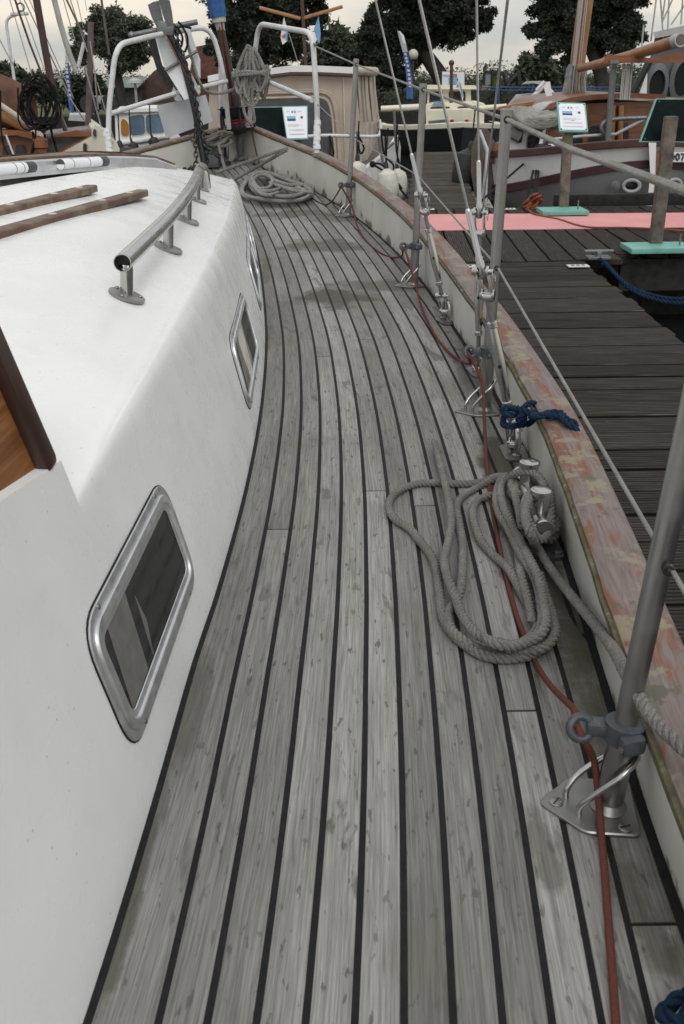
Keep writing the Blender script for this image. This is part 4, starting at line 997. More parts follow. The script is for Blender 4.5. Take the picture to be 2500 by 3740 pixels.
# ================================================================== water, piers and what stands on them
ZW, ZD = -0.75, -0.27
m = MT('harbour_water', 0.06); co = m.coord('World', (1, 1, 1)); m.col((0.010, 0.013, 0.012)); m.b.inputs['IOR'].default_value = 1.33
m.bump(m.mix(0.4, m.noise(co, 2.6, 3), m.noise(co, 9, 2)), 0.25, 0.05)
def dockwood(name, tint=1.0, ax=0):
    m = MT(name, 0.9, spec=0.2); wc = m.coord('UV'); rnd = m.rand(); w2 = m.coord('World')
    st = N(m.nt, 'ShaderNodeMapping'); st.inputs['Scale'].default_value = (6, 95, 1); m.l(wc, st.inputs[0])
    g = m.noise(st.outputs[0], 1.0, 5, 0.65, 0.3)
    k = m.ramp(g, [(0.25, (0.016*tint, 0.013*tint, 0.011*tint)), (0.5, (0.046*tint, 0.039*tint, 0.033*tint)), (0.75, (0.105*tint, 0.094*tint, 0.083*tint))])
    k = m.mix(m.ramp(m.noise(w2, 3.0, 5), [(0.5, 0.0), (0.75, 0.45)]), k, (0.040*tint, 0.042*tint, 0.020*tint))
    k = m.mix(m.ramp(m.noise(w2, 11.0, 6, .7), [(0.63, 0.0), (0.72, 0.5)]), k, (0.16*tint, 0.15*tint, 0.135*tint))
    k = m.mix(1.0, k, m.ramp(rnd, [(0, 0.65), (1, 1.25)]), 'MULTIPLY')
    wv = N(m.nt, 'ShaderNodeTexWave', wave_type='BANDS', bands_direction='Y', Scale=21.0); m.l(wc, wv.inputs['Vector'])
    k = m.mix(1.0, k, m.ramp(wv.outputs['Fac'], [(0.15, 0.35), (0.55, 1.0)]), 'MULTIPLY'); m.col(k)  # shade of the grooves multiplied into the board colour
    m.bump(m.mix(0.35, wv.outputs['Fac'], g), 0.9, 0.004)
dockwood('dock_wood', 1.05); dockwood('dock_wood_pale', 1.9)
simple('dock_dark', (0.012, 0.012, 0.011), 0.8, var=0.3)
simple('post_wood', (0.15, 0.125, 0.10), 0.8, var=0.35, scale=14, bump=0.4, dirt=((0.06, 0.05, 0.04), 0.6))
simple('teal_paint', (0.17, 0.42, 0.36), 0.5, var=0.12, scale=10, dirt=((0.25, 0.36, 0.32), 0.3))
simple('board_back', (0.006, 0.013, 0.013), 0.8, var=0.2, spec=0.1)
simple('paper', (0.78, 0.80, 0.86), 0.35, var=0.03)
simple('ink_grey', (0.52, 0.55, 0.60), 0.6); simple('ink_dark', (0.04, 0.05, 0.06), 0.6); simple('ink_blue', (0.25, 0.36, 0.60), 0.6); simple('ink_sky', (0.20, 0.42, 0.62), 0.6)
simple('label_white', (0.62, 0.63, 0.58), 0.6, var=0.1, dirt=((0.3, 0.3, 0.25), 0.4))
m = MT('pink_carpet', 0.95, spec=0.1); co = m.coord('World'); k = m.ramp(m.noise(co, 3, 4), [(0.3, (0.62, 0.29, 0.29)), (0.7, (0.76, 0.37, 0.365))])
k = m.mix(0.35, k, m.ramp(m.noise(co, 260, 3), [(0.3, (0.50, 0.21, 0.21)), (0.7, (0.84, 0.46, 0.45))])); m.col(k); m.bump(m.noise(co, 320, 2), 0.5, 0.004)
wtr = MB().grid([[(-300, -60, ZW), (300, -60, ZW)], [(-300, 34, ZW), (300, 34, ZW)]]).build('water', 'harbour_water', smooth=False); tag(wtr, kind='structure')
random.seed(21)
def board_plank(pier, a, b, wd, th=.028, mat='dock_wood'):
    """one deck board of a pier from a to b (top face at z)"""
    a, b = Vector(a), Vector(b); t = (b - a).normalized(); s_ = t.cross(Vector((0, 0, 1))).normalized(); h = wd / 2; ln = (b - a).length
    dzs = random.uniform(-.003, .003); up_ = Vector((0, 0, 1)); rows = []; uv = []; n = 2
    for i in range(n + 1):
        p = a + (b - a) * i / n + up_ * (dzs + random.uniform(-.0015, .0015))
        rows.append([p - s_*h - up_*th, p - s_*h - up_*.003, p - s_*(h - .004), p + s_*(h - .004), p + s_*h - up_*.003, p + s_*h - up_*th])
        uv.append([(ln*i/n + dzs*900, v) for v in (-h - th, -h, -h + .004, h - .004, h, h + th)])
    q = MB().grid(rows, uv); q.add(rows[0], [tuple(range(6))], [uv[0]]); q.add(rows[-1], [tuple(reversed(range(6)))], [uv[-1]])
    q.build('plank', mat, pier, ang=30)
# finger pier beside us
fp = thing('finger_pier', 'dark wooden finger pier running alongside the yacht on the right', 'pier', (.97, 3, ZW))
y = 5.66
while y > .1:
    board_plank(fp, (.50 + random.uniform(-.01, .01), y, ZD), (1.445 + (y-3)*.018 + random.uniform(-.012, .012), y + .0, ZD), .133); y -= .15
for x in (.56, .95, 1.36): MB().box((x, 2.9, ZD - .10), (.07, 5.7, .13)).build('joist', 'dock_dark', fp)
MB().box((.97, 2.9, ZW + .12), (.7, 5.4, .34), bev=.05).build('float', 'dock_dark', fp)
# cross walkway with the pink runner
wk = thing('walkway', 'wide dark wooden walkway carrying the pink carpet across the view', 'pier', (3, 7, ZW))
x = -2.6; tanw = .055
while x < 7.0:
    ya_, yb_ = (5.745, 8.32) if x > .46 else (7.12, 8.32)
    if x > 1.86: ya_ = 5.94
    sl = tanw if x < 1.9 else .0 + tanw * .4
    board_plank(wk, (x + (ya_ - 7) * sl, ya_ + random.uniform(-.008, .008), ZD + .004), (x + (yb_ - 7) * sl, yb_, ZD + .004), .136); x += .15
MB().box((4.6, 5.97, ZD - .13), (5.6, .05, .20)).build('fascia', 'dock_dark', wk)
MB().box((4.4, 8.27, ZD - .10), (5.6, .05, .14)).build('fascia', 'dock_dark', wk)
MB().box((4.6, 8.44, ZD + .045), (5.4, .09, .10), bev=.01).build('kerb_beam', 'dock_dark', wk)
MB().box((2.2, 7.2, ZW + .10), (9.2, 1.7, .36), bev=.05).build('float', 'dock_dark', wk)
MB().prism([(1.46, 5.74, ZD - .005), (1.86, 5.95, ZD - .005), (1.46, 5.95, ZD - .005)], (0, 0, -.05)).build('corner_plate', 'dock_dark', wk)
# far pier
fr_ = thing('far_pier', 'narrow far pier leading away between the beige cruiser and black hull', 'pier', (1.1, 11, ZW))
for i in range(46):
    t = i * .15; yy = 8.46 + t; xa = .62 + t * .085; board_plank(fr_, (xa + random.uniform(-.01, .01), yy, ZD), (xa + .60 + t*.012 + random.uniform(-.01, .01), yy, ZD), .132, mat='dock_wood_pale')
MB().box((1.2, 11.9, ZW + .14), (.55, 6.6, .34), Matrix.Rotation(-.085, 3, 'Z')).build('float', 'dock_dark', fr_)
# carpet
rows = []
for i in range(60):
    xx = .50 + i * .11; wv = .004 * noise.noise((xx * 1.3, 0, 3)); y0 = 7.02 + .01*noise.noise((xx*.8, 5, 0)) - .02*(xx-.5)*.5; y1 = 7.93 - .06*(xx-.5)
    rows.append([(xx, y0, ZD + .006), (xx, y0, ZD + .011), (xx, y0 + .3, ZD + .013 + wv), (xx, y1 - .3, ZD + .013 + wv), (xx, y1, ZD + .011), (xx, y1, ZD + .006)])
o = MB().grid(rows).build('carpet', 'pink_carpet'); tag(o, 'long pink carpet runner laid along the wooden walkway', 'carpet')
# extension cord on the carpet, with its orange bundle
cord = [AZ(1930, 766, ZD + .02), AZ(1955, 782, ZD + .02), AZ(2040, 800, ZD + .018), AZ(2140, 828, ZD + .018), AZ(2280, 831, ZD + .018), AZ(2400, 836, ZD + .018), AZ(2500, 843, ZD + .018), AZ(2640, 848, ZD + .018)]
o = MB().tube(catmull(cord, 8), .007, 8).build('power_cord', 'orange_rope'); tag(o, 'thin orange brown power cord lying along the pink carpet', 'cord')
mb = MB(); random.seed(5)
for k in range(6):
    c = AY(1938 + 9*(k % 3), 745 + random.uniform(-14, 12), 8.2)
    mb.tube([c + Vector((.055*math.cos(a)*random.uniform(.8, 1.2), .03*math.sin(2*a + k), .055*math.sin(a + .4*k))) for a in [i*2*math.pi/14 for i in range(15)]], .008, 7)
o = mb.build('rope_bundle', 'orange_rope'); tag(o, 'small tangled bundle of orange cord at the far edge of the carpet', 'rope')
# ------------------------------------------------------------------ display boards
def quadprism(pts, th): 
    n_ = (Vector(pts[1]) - Vector(pts[0])).cross(Vector(pts[3]) - Vector(pts[0])).normalized(); return MB().prism(pts, n_ * th)
def sheet(g, TL, TR, BR, BL, front, items, mat='paper', name='sheet'):
    """paper on a board with printed blocks; items: (u0,v0,u1,v1,mat)"""
    def Q(u, v, off): return TL + (TR-TL)*u*(1) + (BL-TL)*v + ((BR-BL)-(TR-TL))*u*v + front*off
    def blk(u0, v0, u1, v1, off): return [Q(u0, v0, off), Q(u1, v0, off), Q(u1, v1, off), Q(u0, v1, off)]
    sh = MB().prism(blk(0, 0, 1, 1, .0), front * .002).build(name, mat, g)
    for u0, v0, u1, v1, mt in items: MB().prism(blk(u0, v0, u1, v1, .0024), front * .0006).build('print', mt, sh)
PRN = [(.34, .13, .40, .19, 'ink_dark'), (.44, .12, .53, .20, 'ink_blue'), (.60, .145, .78, .17, 'ink_grey'), (.14, .13, .26, .165, 'ink_grey'),
       (.12, .29, .50, .38, 'ink_sky'), (.12, .38, .50, .45, 'ink_dark'), (.72, .30, .82, .38, 'ink_dark')] + [(.12, .55 + .035*i, .62 + .2*(i % 2), .565 + .035*i, 'ink_grey') for i in range(3)] + [(.14, .72 + .035*i, .86, .735 + .035*i, 'ink_grey') for i in range(2)] + [(.12, .86, .88, .90, 'ink_grey')]
def stand(name, label, base_px, base_wd, post, board, front, face, postw=.075):
    c = AZ(*base_px, ZD + .02); g = thing(name, label, 'sign', c, 'information boards on the walkway')
    MB().box(c + Vector((0, 0, .016)), base_wd, bev=.004).build('base', 'teal_paint', g)
    MB().lathe([(.006, 0), (.006, .07)], c + Vector((base_wd[0]*.33, -.02, .03)), (0, 0, 1), 8).build('bolt', 'dull_stainless', g)
    a, b = post; MB().bar(a, b, postw, postw*.75, (0, 1, 0), bev=.004).build('post', 'post_wood', g)
    TL, TR, BR, BL = board; n_ = (TR - TL).cross(BL - TL).normalized()
    if n_.y > 0: n_ = -n_
    MB().prism([TL, TR, BR, BL], -n_ * .018).build('board', 'teal_paint', g)
    cen = (TL + TR + BR + BL) / 4; ins = lambda p, f=.90: cen + (p - cen) * f
    if face == 'front': sheet(g, *[ins(p) + n_ * .001 for p in (TL, TR, BR, BL)], n_, PRN)
    else: MB().prism([ins(p, .955) + n_*.0005 for p in (TL, TR, BR, BL)], n_ * .003).build('back_face', 'board_back', g)
    for p in (TL, TR, BR, BL): MB().lathe([(.006, 0), (.006, .002)], ins(p, .86) + n_*.003, n_, 8).build('screw', 'ink_dark', g)
    return g
yb = 7.95
stand('sign_stand', 'information board on a teal base beside the pink carpet, printed sheet facing us', (2053, 778), (.37, .30, .032), (AY(2058, 770, yb), AY(2078, 440, yb + .03)),
      [AY(2034, 373, yb + .12), AY(2139, 376, yb + .12), AY(2149, 481, yb - .06), AY(2044, 479, yb - .06)], None, 'front')
yb = 6.08
stand('sign_stand', 'board on a teal base at the walkway edge, seen from its dark back', (2400, 914), (.40, .26, .032), (AY(2392, 905, yb - .03), AY(2452, 425, yb - .06)),
      [AY(2397, 360, yb + .10), AY(2600, 360, yb + .14), AY(2545, 520, yb + .03), AY(2338, 518, yb + .02)], None, 'back')
def bowboard(px, label, corners, face, yb):
    c = AY(*px, yb); c.z = ZD
    g = thing('sign_stand', label, 'sign', c, 'information boards on the walkway')
    MB().box(c + Vector((0, 0, .02)), (.37, .3, .03), bev=.004).build('base', 'teal_paint', g)
    TL, TR, BR, BL = [AY(x, y, yb + d) for x, y, d in corners]; cen = (TL + TR + BR + BL) / 4
    MB().bar(c + Vector((0, .03, 0)), Vector((cen.x, cen.y + .03, cen.z)), .075, .055, (0, 1, 0), bev=.004).build('post', 'post_wood', g)
    n_ = (TR - TL).cross(BL - TL).normalized(); n_ = -n_ if n_.y > 0 else n_
    MB().prism([TL, TR, BR, BL], -n_ * .018).build('board', 'teal_paint', g); ins = lambda p, f=.90: cen + (p - cen) * f
    if face == 'front': sheet(g, *[ins(p, .93) + n_ * .001 for p in (TL, TR, BR, BL)], n_, PRN)
    else: MB().prism([ins(p, .95) + n_*.0005 for p in (TL, TR, BR, BL)], n_ * .003).build('back_face', 'board_back', g)
bowboard((985, 560), 'board beyond the bow with only its dark green back showing', [(900, 391, .06), (1040, 389, .06), (1056, 512, -.04), (920, 512, -.04)], 'back', 7.75)
bowboard((1085, 560), 'information board beyond the bow, its white sheet next to the dark board', [(1030, 388, .08), (1124, 386, .08), (1126, 508, -.04), (1048, 510, -.04)], 'front', 7.62)
# berth labels
for (px, py), lab in (((1700, 972), 'white berth label screwed to the finger pier beside the shroud'), ((2112, 971), 'white numbered berth label on the inner end of the finger pier'), ((1562, 764), 'small white label at the left foot of the far pier'), ((1858, 763), 'small white label on the walkway beside the orange cord')):
    zz = ZD + .012; a = AZ(px, py, zz); g = tag(MB().box(a, (.125 if py > 900 else .12, .07, .006), bev=.002).build('berth_label', 'label_white'), lab, 'label', 'berth labels on the piers')
    for dx in (-.032, .0, .030): MB().torus(a + Vector((dx, 0, .0034)), .009, .0022, (0, 0, 1), 10, 4).build('mark', 'ink_dark', g)
# mooring rope hanging from the walkway corner
pts = [AZ(2190, 946, ZD + .03), AZ(2215, 965, ZD - .0), AY(2290, 1040, 5.4), AY(2380, 1078, 5.3), AY(2480, 1092, 5.2), AY(2600, 1080, 5.1), AY(2760, 1000, 5.0)]
mb = MB()
for d in (0, .03): mb.rope(catmull([p + Vector((d*.4, -d, -d*.6)) for p in pts], 8), .013, 3, .08, 6, .014)
o = mb.build('mooring_line', 'navy_rope'); tag(o, 'doubled dark blue mooring line drooping from the walkway corner', 'rope')
c = AZ(2185, 948, ZD + .01)
kb = thing('deck_cleat', 'small dark mooring cleat bolted at the walkway corner', 'cleat', c); MB().box(c + Vector((0, 0, .012)), (.14, .07, .02), bev=.005).build('foot', 'galvanised', kb); MB().bar(c + Vector((-.09, 0, .05)), c + Vector((.09, 0, .05)), .025, .02, bev=.008).bar(c + Vector((0, 0, .01)), c + Vector((0, 0, .05)), .03, .05, (0, 1, 0), bev=.005).build('horn', 'galvanised', kb)
# ================================================================== boats around us
gelcoat('white_hull', (0.83, 0.83, 0.815), 0.3); gelcoat('grey_hull', (0.44, 0.435, 0.45), 0.4)
simple('maroon_paint', (0.055, 0.018, 0.022), 0.35, var=0.2); simple('black_hull', (0.006, 0.007, 0.008), 0.45, var=0.3, spec=0.25)
simple('grey_steel', (0.115, 0.125, 0.135), 0.45, var=0.12, scale=3); simple('light_grey', (0.42, 0.43, 0.43), 0.5, var=0.12)
simple('canvas_beige', (0.44, 0.365, 0.305), 0.9, var=0.12, scale=3, bump=0.2); simple('canvas_pale', (0.52, 0.46, 0.385), 0.9, var=0.15, scale=5)
simple('sail_cover', (0.115, 0.055, 0.035), 0.9, var=0.25, scale=5); simple('grey_cloth', (0.30, 0.29, 0.27), 0.9, var=0.25, scale=8, bump=0.4)
simple('clear_vinyl', (0.085, 0.085, 0.095), 0.2, var=0.2); simple('far_glass', (0.035, 0.04, 0.045), 0.08, var=0.3); simple('deck_grey', (0.20, 0.195, 0.19), 0.8, var=0.15)
simple('fender_white', (0.62, 0.60, 0.53), 0.5, var=0.12, scale=9, dirt=((0.28, 0.26, 0.2), 0.5)); simple('nav_red', (0.35, 0.03, 0.02), 0.4)
simple('deck_brown', (0.13, 0.10, 0.085), 0.8, var=0.2); simple('mast_brown', (0.060, 0.026, 0.020), 0.4, var=0.2); simple('spar_grey', (0.40, 0.41, 0.40), 0.4, var=0.1); simple('pole_mauve', (0.13, 0.10, 0.095), 0.7, var=0.2)
wood('gold_wood', (0.21, 0.085, 0.026), (0.40, 0.20, 0.085), 0.35, (8, 8, 3)); wood('cabin_wood', (0.12, 0.048, 0.024), (0.26, 0.115, 0.060), 0.35, (6, 6, 40)); wood('orange_wood', (0.17, 0.062, 0.030), (0.28, 0.115, 0.058), 0.4, (5, 40, 40))
m = MT('reflect_glass', 0.05, 0.0, 1.0); m.col((0.10, 0.16, 0.20))
def slab(g, name, px, y, depth, mat, dy=0.0, ang=20):
    """an outline seen in the photograph, standing at distance y with real depth behind it"""
    P = [AY(a, b, y + dy * i) for i, (a, b) in enumerate(px)]
    c = sum(P, Vector()) / len(P); return MB().prism(P, (c.x / c.y * depth, depth, 0)).build(name, mat, g, ang=ang)
def pole(g, name, pts, y, r, mat, seg=10, dy=0.0):
    P = [AY(a, b, y + dy * i) for i, (a, b) in enumerate(pts)]
    return MB().tube(P, r, seg).build(name, mat, g)
def win(g, px, y, mat='far_glass', fmat=None, rnd=.03, fw_=1.14, depth=.02):
    P = round_poly([AY(a, b, y) for a, b in px], rnd, 4); c = sum(P, Vector()) / len(P)
    w_ = MB().prism([c + (p - c) * fw_ + Vector((0, .004, 0)) for p in P], (0, depth, 0)).build('window', fmat or 'white_hull', g)
    MB().prism([p - Vector((0, .006, 0)) for p in P], (0, .006, 0)).build('pane', mat, w_); return w_
def fender(label, px0, px1, y, r, mat='fender_white', tip='black_rubber', group='fenders hanging on the boats'):
    a, b = AY(*px0, y), AY(*px1, y); ln = (b - a).length; ax = (a - b).normalized()
    g = thing('fender', label, 'fender', b, group)
    pr = [(.001, 0), (r*.5, .03*ln), (r*.9, .14*ln), (r, .3*ln), (r, .72*ln), (r*.85, .86*ln), (r*.4, .95*ln), (r*.22, ln)]
    MB().lathe(pr, b, ax, 16).build('body', mat, g); MB().lathe([(r*.24, 0), (r*.2, .05), (r*.1, .07)], a, ax, 10).build('neck', tip, g)
    MB().tube([a + ax*.05, a + ax*.05 + Vector((0.02, .0, .35))], .008, 6).build('lanyard', 'black_rope', g)
    return g
# ------------------------------------------------------------------ round-sterned white and maroon boat (right)
Y0 = 9.25; cx = AY(2388, 560, Y0).x; hw = cx - AY(1782, 600, 10.6).x
tj = thing('barge', 'white barge with maroon band and wooden cabin behind the walkway at right', 'boat', (cx, Y0 + 2, ZW))
def stern(sx, z_c, z_s, yo=0.0, ext=5.0):
    P = []; A = [i*6 - 90 for i in range(31)]
    P.append((cx - hw*sx + .32*ext, Y0 + 1.5 + ext, z_s))
    for a in A:
        s_, c_ = math.sin(R(a)), math.cos(R(a)); k = abs(s_) ** 1.6
        P.append((cx + hw*sx*math.copysign(abs(s_)**.85, s_), Y0 + yo + 1.5*(1 - c_**.8 if c_ > 0 else 1), z_c + (z_s - z_c)*k))
    P.append((cx + hw*sx, Y0 + 1.5 + ext, z_s)); return [Vector(p) for p in P]
zc = lambda py: AY(2388, py, Y0).z
zs = lambda py: AY(1850, py, Y0 + 1.2).z
lv = [(.70, ZW - .2, ZW - .2, .5), (.92, zc(700), zs(760), .16), (1.0, zc(616), zs(704), .02), (1.012, zc(614), zs(702), .0), (1.012, zc(586), zs(674), .0), (1.0, zc(584), zs(672), .02), (1.03, zc(522), zs(560), -.04)]
MB().grid([stern(*q) for q in [(a, b, c, d) for a, b, c, d in lv[:3]]]).build('lower_hull', 'grey_hull', tj, ang=60)
MB().grid([stern(a, b, c, d) for a, b, c, d in lv[2:6]]).build('rubbing_band', 'maroon_paint', tj, ang=30)
MB().grid([stern(a, b, c, d) for a, b, c, d in lv[5:]]).build('topside', 'white_hull', tj, ang=60)
zg, zgs = zc(522), zs(560)
MB().grid([stern(1.03, zg - .03, zgs - .03, -.05), stern(1.05, zg - .02, zgs - .02, -.07), stern(1.05, zg + .035, zgs + .035, -.07), stern(.97, zg + .04, zgs + .04, .05), stern(.95, zg - .05, zgs - .05, .09)]).build('gunwale', 'mast_brown', tj, ang=30)
MB().grid([stern(.96, zg - .06, zgs - .05, .1), [Vector((cx + (p.x-cx)*.2, p.y*.3 + 12*.7, zg - .05)) for p in stern(.96, zg, zgs, .1)]]).build('deck', 'deck_brown', tj)
# rudder post, hull fittings
slab(tj, 'rudder_post', [(2370, 515), (2398, 515), (2394, 640), (2382, 770), (2362, 770), (2376, 640)], Y0 - .12, .10, 'white_hull')
slab(tj, 'rudder', [(2396, 560), (2412, 540), (2408, 660), (2396, 772), (2380, 772), (2390, 660)], Y0 - .10, .06, 'orange_wood')
for c_, r_ in (((2308, 679), .085), ((2462, 676), .085)):
    p = AY(*c_, Y0 + .02); MB().torus(p, r_*.62, .018, (-.25 if c_[0] < 2380 else .25, -1, 0), 22, 8, 1.45).build('hawse_ring', 'light_grey', tj)
    MB().ball(p + Vector((0, .03, 0)), .060, 14, 6, (1.1, .2, .72)).build('hawse_hole', 'black_plastic', tj)
MB().lathe([(.045, 0), (.045, .03), (.03, .032)], AY(2247, 677, Y0 + .05), (-.2, -1, 0), 14).build('outlet', 'galvanised', tj)
bd = slab(tj, 'number_board', [(2452, 556), (2560, 556), (2560, 592), (2452, 592)], Y0 - .06, .02, 'white_panel'); bd['label'] = 'white plate with painted black number'
def glyph(g, pts, y, r=.008): MB().tube([AY(a, b, y) for a, b in pts], r, 6).build('digit', 'ink_dark', g)
glyph(bd, [(2474, 562), (2470, 570), (2471, 580), (2476, 585), (2481, 580), (2482, 568), (2478, 562), (2474, 562)], Y0 - .065)
glyph(bd, [(2488, 562), (2500, 562), (2495, 574), (2492, 586)], Y0 - .065); glyph(bd, [(2458, 562), (2464, 572), (2459, 584)], Y0 - .065)
# wooden aft cabin: body, windows, roof
yc = 10.55
zf = AY(2200, 545, yc).z
slab(tj, 'aft_cabin', [(1996, 545), (2004, 440), (2040, 395), (2150, 378), (2300, 372), (2420, 376), (2420, 545)], yc, 1.9, 'cabin_wood')
for px in ([(2040, 540), (2046, 495), (2130, 480), (2126, 538)], [(2150, 534), (2154, 462), (2226, 450), (2222, 530)], [(2252, 528), (2254, 448), (2296, 444), (2296, 524)]):
    win(tj, px, yc - .02, 'far_glass', 'cabin_wood', .03, 1.16)
for x_ in (2140, 2240, 2270): pole(tj, 'corner_post', [(x_, 385), (x_ - 6, 545)], yc - .05, .030, 'gold_wood' if x_ > 2150 else 'cabin_wood')
rf = [AY(a, b, yc - .08) for a, b in ((1986, 420), (2010, 398), (2080, 376), (2160, 365), (2300, 358), (2430, 364))]
MB().grid([rf, [p + Vector((0, 0, .05)) for p in rf], [p + Vector((0, 2.1, .05)) for p in rf], [p + Vector((0, 2.1, 0)) for p in rf]]).build('cabin_roof', 'cabin_wood', tj, ang=40)
slab(tj, 'wheel_shelter', [(2310, 545), (2312, 372), (2440, 362), (2600, 372), (2600, 545)], yc + .35, 1.2, 'cabin_wood')
for px in ([(2322, 535), (2324, 390), (2376, 386), (2374, 530)], [(2400, 535), (2402, 385), (2520, 390), (2520, 530)]): win(tj, px, yc + .33, 'far_glass', 'cabin_wood', .02, 1.12)
pole(tj, 'guard_rail', [(1990, 512), (2120, 498), (2250, 490), (2360, 432)], yc - .3, .016, 'spar_grey')
MB().tube(rounded([AY(2230, 515, yc - .35), AY(2190, 470, yc - .35), AY(2215, 435, yc - .35), AY(2360, 430, yc - .3)], .2), .022, 10).build('tiller_bar', 'galvanised', tj)
pole(tj, 'boom_post', [(2220, 515), (2243, 225)], yc - .4, .032, 'galvanised', 8)
# white forward house with dark ports, folded cloth on it
slab(tj, 'deck_house', [(1862, 560), (1866, 455), (1990, 440), (2004, 445), (1992, 560)], yc + .1, 1.6, 'white_hull')
for px in ([(1884, 520), (1890, 480), (1912, 476), (1906, 522)], [(1924, 540), (1930, 494), (1972, 488), (1966, 545)]): win(tj, px, yc + .08, 'far_glass', 'light_grey', .03, 1.15)
slab(tj, 'grab_post', [(1962, 548), (1990, 455), (2002, 455), (1975, 548)], yc - .1, .05, 'white_hull')
rows = []; random.seed(9)
for i in range(13):
    t = i / 12; c_ = AY(1878 + 190*t, 432 + 16*math.sin(t*3.1) - 16*t, yc + .05); rr_ = .10*math.sin(math.pi*(.12 + .78*t))**.7 + .03
    rows.append([c_ + Vector((0, math.cos(a)*rr_*1.6, math.sin(a)*rr_*(.85 + .18*noise.noise((t*7, a*2, 0))) + .02*math.sin(a*9 + i))) for a in [k*2*math.pi/22 for k in range(22)]])
MB().grid(rows, close=True).build('folded_sail', 'grey_cloth', tj)
for k in range(9):
    P = [AY(1872 + 9*k, 392 + 1*k, yc - .12 + .02*k), AY(1884 + 10*k, 424 + 1*k, yc - .16), AY(1920 + 10*k, 452 - 3*k, yc - .18), AY(1975 + 9*k, 462 - 5*k, yc - .17), AY(2030 + 3*k, 452 - 5*k, yc - .14)]
    MB().tube(catmull(P, 6), [.030 + .008*noise.noise((k*3.1, i*.4, 0)) for i in range(25)], 8).build('sail_fold', 'grey_cloth', tj)
MB().ball(AY(2010, 398, yc + .1), .14, 16, 8, (1.5, 1, .55)).build('sail_bag', 'light_grey', tj)
# mast with boom, gallows and rigging
pole(tj, 'mast', [(2104, 300), (2116, 180), (2140, 0), (2180, -280)], 11.6, .085, 'gold_wood', 16)
pole(tj, 'mast_track', [(2098, 240), (2112, 110), (2122, 0), (2150, -280)], 11.48, .022, 'spar_grey', 8)
P = [AY(2096, 380, 11.6), AY(2098, 330, 11.6), AY(2104, 285, 11.6), AY(2108, 255, 11.6)]; MB().tube(P, [.15, .135, .12, .09], 16).build('mast_wrap', 'grey_cloth', tj)
MB().tube(P[2:] + [AY(2110, 235, 11.6)], [.13, .12, .10], 10).build('mast_foot_gear', 'galvanised', tj)
for k in range(7):
    x_ = 2082 + k*9; MB().tube(catmull([AY(x_ + 10, 240, 11.5), AY(x_ + 3*math.sin(k), 290, 11.45), AY(x_, 330 + 8*(k % 3), 11.42), AY(x_ + 4, 365, 11.45)], 5), .012, 6).build('halyard_tail', 'tan_rope' if k % 2 else 'pale_rope', tj)
MB().tube([AY(2118, 250, 11.4), AY(2300, 205, 10.2), AY(2485, 146, 9.3)], [.040, .050, .055], 16).build('boom', 'gold_wood', tj)
e = AY(2462, 153, 9.42); e2 = AY(2488, 145, 9.28); MB().tube([e, e2], .060, 18).build('boom_end_band', 'light_grey', tj)
MB().lathe([(.048, 0), (.046, .003)], e2, e2 - e, 18).build('boom_end_grain', 'pole_mauve', tj)
slab(tj, 'gallows_beam', [(2206, 222), (2210, 206), (2228, 196), (2246, 202), (2330, 204), (2370, 212), (2420, 204), (2470, 192), (2600, 200), (2600, 228), (2400, 229), (2215, 230)], 10.0, .10, 'orange_wood')
slab(tj, 'beam_bracket', [(2230, 219), (2262, 219), (2262, 232), (2230, 232)], 9.97, .16, 'galvanised')
for x0, x1 in ((2120, 2106), (2125, 2114), (2110, 2092)): pole(tj, 'shroud', [(x0 + 26, -60), (x1 - 8, 385)], 11.4, .008, 'wire', 6)
for x_ in (2288, 2294, 2302, 2276, 2284, 2270): pole(tj, 'sheet_line', [(x_ + 8, 232), (x_ - 4, 365)], 10.1, .008, 'white_rope', 6)
pole(tj, 'bow_rail', [(1862, 410), (1880, 440)], yc, .02, 'white_tube')
pole(tj, 'side_spar', [(1960, 330), (1990, 298)], yc + 1, .02, 'white_tube')
slab(tj, 'hatch_board', [(1982, 300), (2010, 298), (2018, 352), (1998, 358)], yc + 1, .03, 'white_panel')
slab(tj, 'roof_plank', [(1820, 392), (1880, 380), (2050, 358), (2060, 368), (1890, 395), (1822, 404)], yc + .8, .25, 'gold_wood')
for a, b in (((1968, 550), (1756, 736)), ((1972, 555), (1958, 760)), ((1964, 555), (1948, 762)), ((1962, 560), (1918, 762))): MB().tube([AY(*a, 10.2), AY(*b, 8.6)], .011, 6).build('dock_line', 'black_rope', tj)
MB().box(AY(1985, 548, yc - .25), (.16, .12, .12), bev=.02).build('deck_box', 'black_plastic', tj); MB().box(AY(2013, 540, yc - .28), (.07, .05, .08), bev=.01).build('deck_lamp', 'white_panel', tj)
# left shoulder of the barge: leeboard and the bow rail
slab(tj, 'leeboard', [(1735, 720), (1720, 620), (1724, 540), (1745, 475), (1780, 470), (1830, 560), (1850, 650), (1845, 738)], 10.3, .12, 'deck_brown')
pole(tj, 'pushpit_rail', [(1752, 475), (1780, 545), (1775, 735)], 10.1, .017, 'white_tube')
pole(tj, 'pushpit_rail', [(1768, 520), (1780, 560), (1762, 735)], 10.15, .014, 'white_tube')
slab(tj, 'tiller', [(1790, 590), (1812, 520), (1828, 525), (1800, 600)], 10.2, .06, 'orange_wood')
P = [AY(1868, 400, 10.6), AY(1862, 440, 10.6), AY(1868, 480, 10.6), AY(1900, 500, 10.6)]; MB().tube(catmull(P, 5), .06, 8).build('sail_fold', 'grey_cloth', tj)
fender('large black fender hanging by the leeboard of the white barge', (1722, 540), (1700, 700), 10.6, .17, 'black_rubber')
